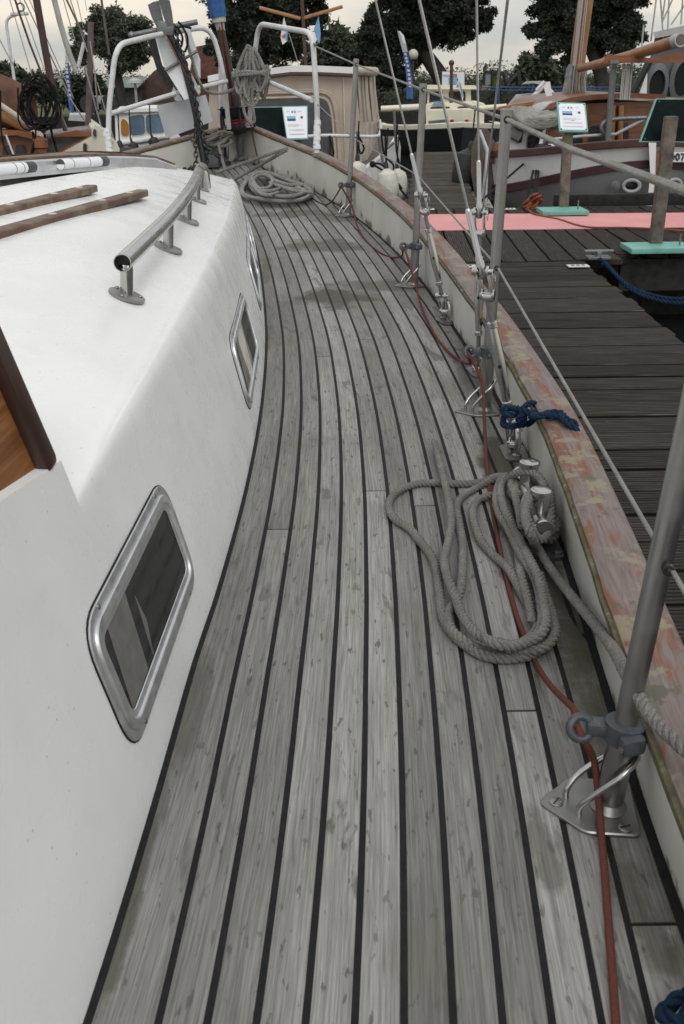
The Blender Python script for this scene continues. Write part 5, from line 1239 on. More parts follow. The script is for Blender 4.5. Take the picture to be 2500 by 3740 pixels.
# ------------------------------------------------------------------ grey steel wheelhouse at far right
sg = thing('steel_boat', 'dark grey steel boat with round windows at the far right', 'boat', AY(2440, 480, 14))
slab(sg, 'wheelhouse', [(2352, 380), (2366, 250), (2380, 225), (2600, 205), (2600, 400)], 14.0, 2.5, 'grey_steel'); slab(sg, 'upper_deck', [(2366, 250), (2392, 140), (2600, 105), (2600, 230)], 14.3, 2.2, 'grey_steel')
slab(sg, 'awning', [(2386, 118), (2600, 70), (2600, 100), (2392, 140)], 14.1, 2.4, 'light_grey')
for c_, rx in ((( 2396, 312), .13), ((2492, 290), .15)):
    p = AY(*c_, 13.98)
    fr0 = MB().add([], []); pts = [p + Vector((math.cos(a)*rx*1.0, 0, math.sin(a)*rx*1.75)) for a in [k*2*math.pi/28 for k in range(28)]]
    o = MB().grid([[q + Vector((0, .02, 0)) for q in pts], [p + (q-p)*1.25 - Vector((0, .05, 0)) for q in pts], [p + (q-p)*.85 - Vector((0, .07, 0)) for q in pts], [p + (q-p)*.80 - Vector((0, .01, 0)) for q in pts]], close=True).build('porthole', 'grey_steel', sg)
    MB().add([p + (q-p)*.83 - Vector((0, .02, 0)) for q in pts], [tuple(range(28))]).build('pane', 'black_hull', o)
slab(sg, 'stay_panel', [(2328, 362), (2366, 258), (2362, 362)], 13.9, .04, 'white_panel'); pole(sg, 'ladder_rail', [(2300, 360), (2372, 225)], 13.8, .05, 'black_plastic')
slab(sg, 'hull', [(2330, 560), (2340, 372), (2620, 372), (2620, 560)], 14.2, 6, 'grey_steel')
for a, b in (((2400, -20), (2378, 150)), ((2412, -20), (2424, 140)), ((2432, -20), (2420, 70)), ((2445, -20), (2440, 110)), ((2465, -20), (2420, 80)), ((2500, 20), (2452, 90)), ((2495, -10), (2488, 90)), ((2352, 90), (2342, 200))): pole(sg, 'stay', [a, b], 14.2, .012, 'spar_grey', 6)
# ------------------------------------------------------------------ cruiser with beige canopy
Yb = 11.5
bc = thing('canopy_cruiser', 'motor cruiser with beige canvas canopy beyond the bow', 'boat', AY(1100, 700, Yb + 2))
top = [(766, 292), (800, 285), (970, 268), (1060, 256), (1160, 256), (1290, 262)]
P = top + [(1300, 300), (1320, 480), (1322, 620), (1250, 640), (760, 560)]
slab(bc, 'canopy', P, Yb, 2.6, 'canvas_beige', ang=30)
# right flank of the canopy, gathered cloth
rows = []
for i in range(15):
    t = i / 14; x0 = 1290 + 82*t; dy = .035*math.sin(i*2.3) + .02*noise.noise((i*.9, 0, 0)); yy = Yb + .05 + .9*t + dy
    rows.append([AY(1296 + 74*t, 262 + 4*t, yy), AY(1300 + 74*t, 330, yy + dy), AY(1304 + 84*t, 450 - 10*t, yy), AY(1308 + 80*t - 20*t*t, 630 - 95*t, yy)])
MB().grid(rows).build('canopy_flank', 'canvas_pale', bc)
MB().tube([AY(1296, 258, Yb - .02), AY(1372, 262, Yb + .8)], .05, 10).build('canopy_roll', 'canvas_pale', bc)
rf = [AY(a, b - 4, Yb - .06) for a, b in [(760, 294)] + top[1:] + [(1300, 264)]]
MB().grid([[p - Vector((0, 0, .03)) for p in rf], [p + Vector((0, 0, .035)) for p in rf], [p + Vector((0, 2.6, .04)) for p in rf], [p + Vector((0, 2.6, -.03)) for p in rf]]).build('roof', 'white_hull', bc, ang=30)
slab(bc, 'roof_hatch', [(1026, 252), (1030, 244), (1104, 238), (1108, 250)], Yb - .03, .8, 'white_hull')
rf2 = [p - Vector((0, .012, .055)) for p in rf]; MB().tube(rf2, .014, 6).build('roof_trim', 'mast_brown', bc)
# vinyl window with piped edge
wp = [(880, 640), (880, 372), (930, 360), (1190, 352), (1212, 400), (1226, 560), (1226, 640)]
W3 = round_poly([AY(a, b, Yb - .015) for a, b in wp], .16, 6); MB().prism(W3, (0, .012, 0)).build('vinyl_window', 'clear_vinyl', bc)
for d_, r_ in ((1.0, .012), (1.14, .016), (1.20, .012)):
    c = sum(W3, Vector())/len(W3); MB().tube([Vector((c.x + (p.x-c.x)*(d_ if d_ == 1 else 1 + (d_-1)*.7), p.y, c.z + (p.z-c.z)*d_)) for p in W3], r_, 7, closed=True).build('piping', 'canvas_beige' if d_ > 1 else 'canvas_pale', bc)
for x0, x1 in ((800, 806), (1255, 1262)): pole(bc, 'seam', [(x0, 285), (x1, 600)], Yb - .01, .010, 'canvas_pale', 6)
# hull, side deck
hl = [AY(1302, 648, 10.7), AY(1340, 632, 10.9), AY(1400, 585, 12.2), AY(1440, 540, 13.6), AY(1458, 505, 15.2)]
MB().grid([[Vector((p.x + .02, p.y, ZW - .05)) for p in hl], [p - Vector((-.03, 0, .12)) for p in hl], [p for p in hl], [p + Vector((0, 0, .05)) for p in hl], [p + Vector((-.06, 0, .05)) for p in hl]]).build('topside', 'white_hull', bc, ang=40)
MB().grid([[p + Vector((-.06, 0, .03)) for p in hl], [Vector((p.x - .5, p.y, p.z + .04)) for p in hl]]).build('side_deck', 'deck_brown', bc)
zz = AY(1302, 648, 10.7).z; MB().box((AY(1030, 640, 10.75).x, 10.75, (zz + ZW)/2), (AY(1302, 640, 10.7).x - AY(760, 640, 10.7).x, .1, zz - ZW), bev=.02).build('transom', 'white_hull', bc)
MB().tube(rounded([AY(1110, 500, 10.7), AY(1180, 494, 10.7), AY(1385, 500, 11.0), AY(1392, 470, 11.6), AY(1388, 440, 12.6)], .15), .018, 10).build('stern_rail', 'white_tube', bc)
pole(bc, 'rail_post', [(1308, 480), (1308, 600)], 10.75, .022, 'galvanised'); pole(bc, 'rail_post', [(1206, 495), (1206, 580)], 10.7, .012, 'black_plastic')
for P in ([(1392, 470), (1404, 560), (1436, 600), (1438, 620)], [(1452, 455), (1448, 540), (1460, 600)], [(1312, 500), (1330, 540), (1318, 560), (1306, 520)], [(1203, 500), (1220, 560), (1205, 570), (1203, 600)], [(1362, 600), (1400, 605), (1470, 690)], [(1362, 600), (1420, 640), (1490, 725)], [(1408, 480), (1412, 590), (1426, 640)]):
    MB().tube(catmull([AY(a, b, 10.6) for a, b in P], 6), .011, 6).build('fender_line', 'black_rope', bc)
MB().ball(AY(1362, 600, 10.6), .035).build('line_coil', 'black_rope', bc)
for a, b in (((1380, 480), (1400, 600)), ((1440, 400), (1446, 520)), ((1396, 560), (1440, 520))): pole(bc, 'deck_post', [a, b], 11.6, .016, 'galvanised', 8)
fender('white fender at the stern corner of the beige cruiser', (1306, 588), (1308, 690), 10.55, .10)
fender('left one of two white fenders between the cruiser and the far pier', (1412, 615), (1424, 740), 10.5, .115)
fender('right one of two white fenders between the cruiser and the far pier', (1452, 615), (1462, 735), 10.9, .10)
# crossed yard on its mast with two small flags
ym = thing('signal_mast', 'thin mast with two wooden yards and small flags above the canopy', 'mast', AY(1118, 240, 14))
pole(ym, 'pole', [(1102, -40), (1118, 245)], 14, .022, 'mast_brown'); pole(ym, 'yard', [(948, 28), (1098, 68)], 14, .022, 'gold_wood'); pole(ym, 'yard', [(1104, 68), (1252, 24)], 14, .022, 'gold_wood')
simple('flag_white', (0.6, 0.6, 0.62), 0.8); simple('flag_blue', (0.16, 0.30, 0.47), 0.8, var=.2); simple('flag_red', (0.4, 0.1, 0.08), 0.8)
f1 = slab(ym, 'flag', [(1038, 62), (1052, 112), (1050, 150), (1033, 163), (1026, 138), (1030, 100)], 14, .012, 'flag_white'); slab(f1, 'flag_emblem', [(1031, 130), (1044, 122), (1043, 136), (1033, 140)], 13.99, .006, 'flag_red'); slab(f1, 'flag_band', [(1045, 112), (1052, 118), (1050, 148), (1044, 146)], 13.99, .006, 'flag_blue')
slab(ym, 'flag', [(1165, 58), (1172, 120), (1168, 160), (1160, 150), (1147, 108), (1156, 82)], 14, .012, 'flag_blue'); pole(ym, 'flag_line', [(1056, 120), (1092, 240)], 14, .006, 'wire', 5)
# ------------------------------------------------------------------ cream cruiser with black hull
Yc = 19.0
cc = thing('black_hull_cruiser', 'cream cabin cruiser with black hull, bow towards us beyond the far pier', 'boat', AY(1680, 560, Yc + 3))
bx, hb_ = AY(1690, 500, Yc).x, AY(1770, 500, Yc + 2).x - AY(1690, 500, Yc + 2).x + .95
def bowsec(t, sx, z):   # t 0 at stem .. 1 aft
    return hb_ * sx * (1 - (1 - t) ** 2.2)
def ring(sx, z0, z1, stem):
    ts = [1, .8, .6, .45, .3, .2, .12, .06, 0]; L_ = []; 
    for t in ts: L_.append(Vector((bx - bowsec(t, sx, 0), Yc + stem + 5*t, z0 + (z1 - z0)*(1 - t)**2)))
    for t in reversed(ts[:-1]): L_.append(Vector((bx + bowsec(t, sx, 0), Yc + stem + 5*t, z0 + (z1 - z0)*(1 - t)**2)))
    return L_
zd0, zd1 = AY(1600, 470, Yc + 3).z, AY(1690, 458, Yc).z
MB().grid([ring(.55, ZW - .2, ZW - .2, .5), ring(.85, zd0 - .35, zd1 - .5, .2), ring(1.0, zd0 - .05, zd1 - .05, 0)]).build('hull', 'black_hull', cc, ang=50)
MB().grid([ring(1.0, zd0 - .05, zd1 - .05, 0), ring(1.03, zd0 - .03, zd1 - .03, -.05), ring(1.03, zd0 + .05, zd1 + .05, -.05), ring(.9, zd0 + .06, zd1 + .06, .2)]).build('rubbing_rail', 'cream_paint', cc, ang=40)
slab(cc, 'forward_house', [(1558, 466), (1556, 412), (1562, 404), (1758, 400), (1770, 410), (1768, 460), (1690, 470)], Yc + 1.2, 2.0, 'cream_paint')
slab(cc, 'coach_roof', [(1552, 412), (1554, 384), (1580, 378), (1740, 374), (1775, 384), (1778, 406), (1690, 402)], Yc + 2.4, 2.0, 'cream_paint')
for px in ([(1572, 404), (1572, 391), (1645, 389), (1642, 402)], [(1672, 401), (1672, 389), (1752, 385), (1748, 400)]): win(cc, px, Yc + 2.38, 'far_glass', 'cream_paint', .05, 1.08)
slab(cc, 'wheelhouse', [(1560, 390), (1564, 322), (1720, 322), (1722, 385)], Yc + 4, 2, 'cream_paint'); slab(cc, 'wheelhouse_roof', [(1552, 326), (1556, 312), (1740, 314), (1742, 326)], Yc + 3.8, 2.4, 'cream_paint')
for px in ([(1568, 380), (1570, 336), (1618, 334), (1618, 378)], [(1640, 376), (1640, 334), (1700, 333), (1702, 374)]): win(cc, px, Yc + 3.98, 'far_glass', 'cream_paint', .04, 1.08)
slab(cc, 'stem_post', [(1672, 466), (1676, 400), (1690, 400), (1692, 466)], Yc + .6, .3, 'cream_paint')
for x_ in (1652, 1706): slab(cc, 'nav_lamp', [(x_ - 6, 446), (x_ - 6, 437), (x_ + 6, 437), (x_ + 6, 446)], Yc + 1.15, .06, 'nav_red')
slab(cc, 'side_window', [(1568, 456), (1566, 442), (1628, 436), (1630, 450)], Yc + 1.17, .04, 'grey_steel')
pole(cc, 'mast', [(1650, 228), (1649, 376)], Yc + 2.5, .035, 'mast_brown'); MB().ball(AY(1650, 230, Yc + 2.5), .06).build('mast_cap', 'mast_brown', cc)
pole(cc, 'roof_rail', [(1392, 398), (1540, 390)], Yc + 2, .06, 'cream_paint'); pole(cc, 'roof_rail', [(1740, 396), (1850, 388)], Yc + 2, .05, 'cream_paint')
slab(cc, 'bow_cloth', [(1580, 380), (1592, 372), (1618, 372), (1622, 382)], Yc + 2.3, .3, 'flag_blue')
# ------------------------------------------------------------------ wooden-cabined cream boat (left)
Yl = 9.6
wb = thing('cream_yacht', 'cream yacht with varnished cabin and brown sail cover on the far left', 'boat', AY(200, 650, Yl + 1))
slab(wb, 'cabin', [(-160, 610), (-160, 500), (0, 486), (60, 490), (128, 505), (140, 540), (124, 600), (0, 612)], Yl, 1.5, 'orange_wood'); slab(wb, 'cabin_roof', [(-160, 496), (0, 478), (70, 480), (170, 502), (150, 515), (60, 494), (-160, 505)], Yl - .08, 1.7, 'gold_wood')
for px in ([(10, 572), (12, 532), (40, 530), (40, 570)], [(58, 568), (58, 528), (92, 528), (92, 566)]): win(wb, px, Yl - .02, 'far_glass', 'cabin_wood', .03, 1.1)
slab(wb, 'deck', [(120, 560), (170, 490), (345, 470), (338, 500), (230, 548), (150, 580)], Yl + .3, .9, 'deck_grey')
slab(wb, 'toe_rail', [(160, 500), (280, 475), (340, 486), (338, 496), (232, 552), (170, 572), (168, 566), (228, 544), (325, 498)], Yl + .2, .08, 'orange_wood')
hp = [(-160, 640), (-160, 606), (130, 600), (230, 556), (336, 500), (336, 470), (350, 455), (400, 490), (428, 520), (438, 545), (432, 580), (400, 610), (300, 640)]
slab(wb, 'hull', hp, Yl + .1, 1.8, 'cream_paint', ang=25)
slab(wb, 'lower_rail', [(-160, 604), (0, 598), (130, 594), (220, 572), (222, 580), (130, 604), (-160, 616)], Yl - .03, .1, 'orange_wood')
for px in ([(304, 540), (306, 522), (318, 526), (318, 572), (310, 568)], [(340, 494), (342, 470), (352, 474), (352, 500)], [(388, 516), (400, 512), (412, 516), (400, 522)]): win(wb, px, Yl + .07, 'far_glass', 'light_grey', .02, 1.15)
# brown sail cover on the boom, hanging spars
rows = []
for i in range(9):
    t = i / 8; c_ = AY(-120 + 240*t, 345 + 50*t, Yl + .4); r_ = .30 - .10*t
    rows.append([c_ + Vector((0, math.cos(a)*r_*.8, math.sin(a)*r_*(1 + .15*noise.noise((t*5, a, 1))))) for a in [k*2*math.pi/16 for k in range(16)]])
MB().grid(rows, close=True).build('sail_cover', 'sail_cover', wb)
pole(wb, 'boom', [(0, 382), (118, 462)], Yl + .1, .028, 'canvas_pale'); pole(wb, 'boom', [(-40, 400), (110, 475)], Yl + .2, .05, 'gold_wood')
pole(wb, 'mast', [(126, -40), (134, 0), (160, 150), (186, 290), (196, 330)], Yl + .8, .037, 'mast_brown', 14); pole(wb, 'mast_foot', [(196, 330), (222, 430), (282, 590)], Yl + .5, .022, 'mast_brown')
pole(wb, 'spar', [(190, -40), (202, 10), (222, 90), (252, 190), (280, 262)], Yl + 1.2, .030, 'spar_grey', 12); pole(wb, 'bowsprit', [(332, 80), (330, 250), (322, 460)], Yl + 1.3, .032, 'pole_mauve', 12)
pole(wb, 'whisker', [(308, 155), (286, 245)], Yl + 1.2, .02, 'white_tube', 8); pole(wb, 'dark_stay', [(50, -20), (72, 50), (110, 160), (162, 292)], Yl + .6, .011, 'mast_brown', 8)
MB().torus(AY(76, 26, Yl + .6), .035, .008, (0, 1, 0), 14, 6).build('block', 'galvanised', wb)
for a, b, r_ in (((34, -10), (125, 300), .005), ((70, -10), (165, 260), .005), ((85, -10), (250, 340), .007), ((104, -10), (270, 360), .005), ((230, -10), (275, 150), .005), ((240, -10), (310, 140), .010), ((255, -10), (320, 190), .006), ((280, -10), (305, 100), .004), ((310, -10), (318, 40), .003), ((370, -10), (400, 200), .012), ((0, 145), (50, 240), .006), ((310, 240), (375, 480), .008), ((348, 280), (360, 400), .008), ((330, 150), (352, 300), .006), ((230, 320), (310, 440), .008), ((300, 480), (340, 590), .006), ((120, 300), (240, 280), .006), ((0, 335), (140, 305), .006), ((355, 300), (420, 520), .006), ((0, 580), (120, 530), .006), ((205, 375), (300, 590), .006)):
    pole(wb, 'stay', [a, b], Yl + .9 if r_ < .01 else Yl + .7, r_, 'wire' if r_ < .009 else 'pole_mauve', 6)
pole(wb, 'flag_staff', [(22, 492), (66, 605)], Yl - .3, .010, 'white_tube', 8); MB().tube(catmull([AY(2, 330, Yl - .3), AY(4, 460, Yl - .3), (AY(18, 540, Yl - .3)), AY(58, 606, Yl - .3)], 6), .010, 6).build('black_line', 'black_rope', wb)
MB().lathe([(.05, 0), (.05, .12), (.07, .13), (.07, .2), (.05, .22)], AY(158, 592, Yl - .2), (0, 0, 1), 14).build('winch', 'orange_wood', wb)
for P in ([(120, 480), (125, 540), (100, 600)], [(163, 490), (172, 540)], [(196, 500), (205, 540), (220, 590)], [(186, 462), (192, 500), (204, 530)]): MB().tube(catmull([AY(a, b, Yl - .2) for a, b in P], 5), .012, 6).build('deck_line', 'black_rope', wb)
# hank of black rope in that rigging
mb = MB(); random.seed(4)
for k in range(12):
    c_ = AY(140 + random.uniform(-22, 22), 385 + random.uniform(-12, 12), Yl - .25 + random.uniform(-.05, .05)); tl = random.uniform(-.3, .35); rx, rz = random.uniform(.07, .17), random.uniform(.16, .25)
    mb.rope([c_ + Vector((math.cos(a)*rx + math.sin(a)*tl*.25, .03*math.sin(2*a + k), math.sin(a)*rz)) for a in [i*2*math.pi/20 for i in range(21)]], .010, 3, .06, 5, .016)
mb.rope(catmull([AY(66, 320, Yl - .25), AY(70, 380, Yl - .25), AY(95, 440, Yl - .25), AY(130, 470, Yl - .25), AY(125, 520, Yl - .25), AY(102, 600, Yl - .25)], 6), .010, 3, .06, 5, .016)
o = mb.build('rope_hank', 'black_rope'); tag(o, 'tangled hank of black rope hanging in the rigging at far left', 'rope')
# ------------------------------------------------------------------ white motor boat with big reflecting windows
Yw = 13.5
mw = thing('motor_boat', 'white motor boat with mirror-like side windows behind the pulpit', 'boat', AY(520, 600, Yw + 1))
slab(mw, 'cabin', [(424, 530), (420, 410), (430, 405), (560, 400), (640, 402), (640, 500), (480, 530)], Yw, 1.6, 'white_hull'); slab(mw, 'roof', [(414, 414), (430, 400), (560, 394), (650, 396), (650, 404), (432, 412)], Yw - .06, 1.8, 'white_hull')
simple('orange_reflect', (0.40, 0.17, 0.03), 0.3); simple('blue_reflect', (0.10, 0.15, 0.20), 0.08, var=.4, scale=3)  # orange and blue reflections in the panes, put in as pane colour
for px, mt in (([(444, 498), (442, 440), (452, 432), (470, 448), (474, 496)], 'orange_reflect'), ([(478, 496), (474, 440), (468, 424), (528, 418), (532, 490)], 'blue_reflect'), ([(536, 488), (532, 420), (590, 416), (604, 484)], 'blue_reflect')): win(mw, px, Yw - .02, mt, 'white_hull', .05, 1.06)
slab(mw, 'hull', [(430, 560), (436, 520), (480, 515), (640, 490), (660, 500), (660, 600), (430, 600)], Yw - .1, 2.2, 'white_hull'); slab(mw, 'rubbing_rail', [(432, 566), (436, 548), (640, 530), (640, 546)], Yw - .16, .1, 'black_rubber')
pole(mw, 'side_rail', [(436, 528), (500, 520), (620, 500)], Yw - .12, .018, 'light_grey')
fender('slim black fender left on the white motor boat', (482, 518), (498, 568), Yw - .3, .07, 'black_rubber'); fender('slim black fender in the middle of the white motor boat', (556, 500), (572, 545), Yw - .3, .07, 'black_rubber'); fender('dark fender by the bow of the cream yacht', (440, 535), (450, 590), Yw - 1.5, .16, 'black_rubber')
# ------------------------------------------------------------------ white barge tarpaulin boat far off
dk = thing('work_boat', 'low pale boat moored in front of the hedge', 'boat', AY(1960, 370, 26)); slab(dk, 'hull', [(1840, 400), (1880, 352), (1930, 348), (1990, 352), (2000, 400)], 26, 3, 'light_grey'); slab(dk, 'awning', [(1906, 308), (1920, 298), (1980, 296), (1990, 312), (1950, 304)], 26, 2, 'light_grey')
for a, b in (((1945, 356), (1990, 310)), ((1990, 310), (2030, 356)), ((2050, 360), (2150, 356))): pole(dk, 'strut', [a, b], 26, .06, 'white_tube', 8)
# ================================================================== quay, houses, trees
m = MT('grass', 0.95); co = m.coord('World'); m.col(m.ramp(m.noise(co, 0.8, 6), [(0.3, (0.045, 0.06, 0.022)), (0.7, (0.12, 0.13, 0.045))])); m.bump(m.noise(co, 12, 4), 0.6, 0.05)
def leafmat(name, c):
    m = MT(name, 0.7, spec=0.25); rn = m.coord('World'); k = m.ramp(m.noise(rn, 1.1, 4), [(0.3, tuple(x*.6 for x in c)), (0.7, tuple(x*1.35 for x in c))])
    k = m.mix(m.ramp(m.noise(rn, 9, 2), [(0.4, 0.0), (0.7, 0.5)]), k, tuple(x*1.7 for x in c)); m.col(k)
leafmat('leaf_dark', (0.042, 0.052, 0.034)); leafmat('leaf_mid', (0.050, 0.062, 0.038)); leafmat('leaf_grey', (0.066, 0.078, 0.052))
simple('bark', (0.035, 0.030, 0.025), 0.95, var=.3, scale=6, bump=.5); simple('brick', (0.13, 0.052, 0.038), 0.9, var=.25, scale=4); simple('roof_tile', (0.085, 0.050, 0.042), 0.85, var=.25, scale=3); simple('pale_roof', (0.30, 0.37, 0.35), 0.6, var=.1); simple('wall_dark', (0.055, 0.05, 0.045), 0.9, var=.3)
simple('banner_blue', (0.05, 0.13, 0.36), 0.7, var=.15, scale=2); simple('lamp_globe', (0.48, 0.47, 0.38), 0.35, var=.05); simple('machine_yellow', (0.42, 0.22, 0.03), 0.5); simple('hi_vis', (0.35, 0.50, 0.03), 0.8); simple('skin', (0.30, 0.18, 0.13), 0.7)
ZG = -.25
gr = MB().grid([[(-400, 33, ZG), (400, 33, ZG)], [(-400, 900, ZG + .5), (400, 900, ZG + .5)]]).build('ground', 'grass', smooth=False); tag(gr, kind='structure')
qw = MB().box((0, 32.95, (ZG + ZW)/2 - .05), (800, .3, ZG - ZW + .2)).build('quay_wall', 'dock_dark'); tag(qw, kind='structure')
import numpy as np
class Leaves:
    def __init__(s, seed): s.r = np.random.default_rng(seed); s.q = []
    def clump(s, c, rx, ry, rz, n, size, droop=0.3):
        r = s.r; d = r.normal(size=(n, 3)); d /= np.linalg.norm(d, axis=1)[:, None]; p = np.array(c) + d * np.array((rx, ry, rz)) * (r.random(n) ** .45)[:, None]
        u = r.normal(size=(n, 3)); u[:, 2] = u[:, 2]*.7 - droop; u /= np.linalg.norm(u, axis=1)[:, None]
        v = np.cross(u, r.normal(size=(n, 3))); v /= np.linalg.norm(v, axis=1)[:, None] + 1e-9; z = (size * r.uniform(.55, 1.3, n))[:, None]
        s.q.append(np.stack([p - v*z*.32, p + u*z*.5 - v*z*.1, p + u*z, p + u*z*.5 + v*z*.34], 1).reshape(-1, 3))
    def build(s, name, mat, parent=None):
        V = np.concatenate(s.q).astype(np.float32)
        if parent is not None: V = V - np.array(WORLD[parent], dtype=np.float32)
        n = len(V) // 4; me = bpy.data.meshes.new(name); me.vertices.add(len(V)); me.vertices.foreach_set('co', V.ravel()); me.loops.add(n*4); me.loops.foreach_set('vertex_index', np.arange(n*4, dtype=np.int32))
        me.polygons.add(n); me.polygons.foreach_set('loop_start', np.arange(0, n*4, 4, dtype=np.int32)); me.polygons.foreach_set('loop_total', np.full(n, 4, dtype=np.int32)); me.update(calc_edges=True); me.materials.append(M[mat])
        o = bpy.data.objects.new(name, me); COL.objects.link(o)
        if parent is not None: o.parent = parent; WORLD[o] = WORLD[parent]
        return o
def tree(label, base_px, y, crown, mat, seed, trunk_r=.28, clumps=150, per=90, leaf=.22, name='tree', fork=4, group='trees on the quay'):
    """crown: list of (px, py, rx_px, ry_px) lobes"""
    rng = random.Random(seed); b = AY(*base_px, y); b.z = ZG; k = y / FPX * 1.07
    g = thing(name, label, 'tree', b, group)
    cs = [(AY(px, py, y), rx*k, ry*k) for px, py, rx, ry in crown]
    top = max(c.z + rz for c, rx, rz in cs); c0 = cs[0][0]
    tp = [b, b + Vector((.05, 0, (c0.z - b.z)*.3)), b + Vector((-.05 + (c0.x-b.x)*.4, 0, (c0.z - b.z)*.65)), c0]
    t = MB().tube(catmull(tp, 4), [trunk_r*(1 - .045*i) for i in range(13)], 10)
    for c, rx, rz in cs:
        for f in range(fork):
            s0_ = tp[2] + (tp[3]-tp[2])*rng.random(); e = c + Vector((rng.uniform(-.7, .7)*rx, rng.uniform(-.7, .7)*rx, rng.uniform(-.6, .6)*rz)); mid = (s0_ + e)/2 + Vector((0, 0, .3))
            t.tube(catmull([s0_, mid, e], 4), [trunk_r*.42*(1 - .1*i) for i in range(9)], 6)
    t.build('trunk', 'bark', g)
    lv_ = Leaves(seed); tot = sum(rx*rz for c, rx, rz in cs)
    for c, rx, rz in cs:
        n = max(6, int(clumps * rx*rz / tot))
        for _ in range(n):
            d = Vector((rng.gauss(0, 1), rng.gauss(0, 1), rng.gauss(0, 1))).normalized(); r_ = rng.random() ** .38
            p = c + Vector((d.x*rx*r_, d.y*rx*.9*r_, d.z*rz*r_)); q = rng.uniform(.4, .9) * (rx*.18 + .22)
            lv_.clump(p, q, q, q*.75, per, leaf)
    lv_.build('crown', mat, g)
    return g
tree('large dark tree behind the furled sail and pulpit', (905, 330), 42, [(880, 60, 95, 100), (1000, 70, 110, 100), (940, -120, 190, 120), (800, 165, 45, 40), (1110, 20, 70, 55), (860, 200, 75, 60), (990, 190, 90, 60), (1085, 140, 50, 45), (795, 40, 35, 50), (1160, 75, 40, 25)], 'leaf_dark', 1, .4, 340, 300, .165)
tree('broad dark tree with a stout trunk behind the blue banner', (1612, 345), 40, [(1470, 90, 110, 80), (1610, 50, 130, 85), (1390, 110, 70, 80), (1715, 15, 75, 75), (1560, -120, 230, 100), (1430, 190, 60, 45), (1340, 150, 40, 50), (1745, 90, 35, 45), (1650, 120, 45, 35), (1400, 240, 55, 35), (1520, 215, 30, 30)], 'leaf_dark', 2, .42, 340, 300, .16)
tree('dense dark tree behind the wooden mast at right', (2190, 345), 38, [(2110, 60, 110, 90), (2250, 60, 95, 100), (2010, 30, 65, 50), (2180, -110, 210, 100), (2060, 150, 55, 50), (2230, 170, 75, 40), (1945, 105, 38, 22), (2320, 90, 35, 80), (2010, 120, 40, 50), (2090, 195, 35, 30), (1990, 180, 25, 30)], 'leaf_dark', 3, .34, 340, 300, .155)
tree('open-crowned tree at the left behind the anchor', (440, 380), 34, [(430, 130, 75, 65), (390, 75, 50, 35), (490, 130, 50, 55), (330, 150, 50, 45), (430, 215, 60, 40), (515, 190, 35, 35), (295, 205, 30, 25)], 'leaf_grey', 4, .2, 160, 220, .13)
tree('low round tree behind the far left lamp post', (40, 400), 50, [(30, 300, 70, 45), (120, 320, 70, 35), (-60, 280, 70, 60), (190, 335, 50, 25)], 'leaf_mid', 5, .3, 90, 80, .38)
tree('distant bushy tree between the dark trees', (1240, 330), 60, [(1240, 190, 70, 70), (1200, 160, 45, 45), (1290, 220, 50, 60), (1180, 240, 60, 50)], 'leaf_grey', 6, .3, 90, 80, .45)
tree('distant round tree right of the excavator', (1960, 335), 62, [(1955, 245, 55, 40), (1935, 285, 50, 40), (1990, 270, 50, 45)], 'leaf_grey', 7, .3, 70, 70, .45)
tree('small far tree behind the wooden mast foot', (2045, 340), 75, [(2045, 295, 40, 30), (2080, 300, 30, 25)], 'leaf_mid', 8, .3, 50, 60, .5)
tree('bush left of the white shed', (300, 400), 36, [(310, 320, 45, 40), (270, 345, 40, 40), (350, 350, 40, 35)], 'leaf_dark', 9, .15, 60, 80, .25)
tree('dark shrub below the large tree, beside the canopy', (1330, 360), 44, [(1340, 290, 70, 60), (1260, 270, 70, 60), (1420, 300, 70, 60)], 'leaf_dark', 12, .2, 90, 80, .34)
# far wood along the horizon
lv_ = Leaves(55); rng = random.Random(5); x = -75
while x < 95:
    h = rng.uniform(1.3, 2.5); lv_.clump((x, 95 + rng.uniform(-5, 5), ZG + h*.5), 2.6, 3, h*.55, 900, .28, .1); x += 1.8
o = lv_.build('distant_wood', 'leaf_mid'); tag(o, kind='stuff')
# clipped hedge
lv_ = Leaves(66); rng = random.Random(6); hg = thing('hedge', 'long clipped dark hedge along the quay behind the boats', 'hedge', (6, 34.4, ZG))
for i in range(360):
    lv_.clump((-1 + i*.075 + rng.uniform(-.1, .1), 34.4 + rng.uniform(-.4, .4), ZG + rng.uniform(.1, .66)), .28, .3, .2, 70, .12, .1)
lv_.build('foliage', 'leaf_dark', hg); MB().box((12.5, 34.5, ZG + .32), (27, .6, .62)).build('core', 'leaf_dark', hg)
# ------------------------------------------------------------------ houses
hs = thing('brick_house', 'house with a dark brown tiled roof behind the anchor', 'house', AY(560, 400, 55))
def gable(g, px, y, depth, mat): return slab(g, 'roof', px, y, depth, mat)
slab(hs, 'wall', [(430, 440), (470, 392), (640, 380), (640, 440)], 55, 8, 'wall_dark'); gable(hs, [(440, 400), (560, 262), (585, 245), (660, 240), (700, 400)], 54.8, 9, 'roof_tile')
h2 = thing('brick_house', 'house with a red brick gable between the pulpit and dark tree', 'house', AY(755, 400, 58)); slab(h2, 'wall', [(700, 420), (712, 280), (790, 270), (800, 420)], 58, 8, 'brick'); slab(h2, 'roof', [(690, 290), (708, 172), (770, 160), (800, 170), (800, 285)], 57.7, 9, 'roof_tile' if False else 'brick')
sh = thing('shed', 'low shed with a pale green roof behind the left tree', 'house', AY(480, 400, 48)); slab(sh, 'wall', [(380, 400), (380, 318), (520, 318), (520, 400)], 48, 8, 'wall_dark'); slab(sh, 'roof', [(350, 320), (370, 292), (540, 278), (505, 320)], 47.6, 9, 'pale_roof')
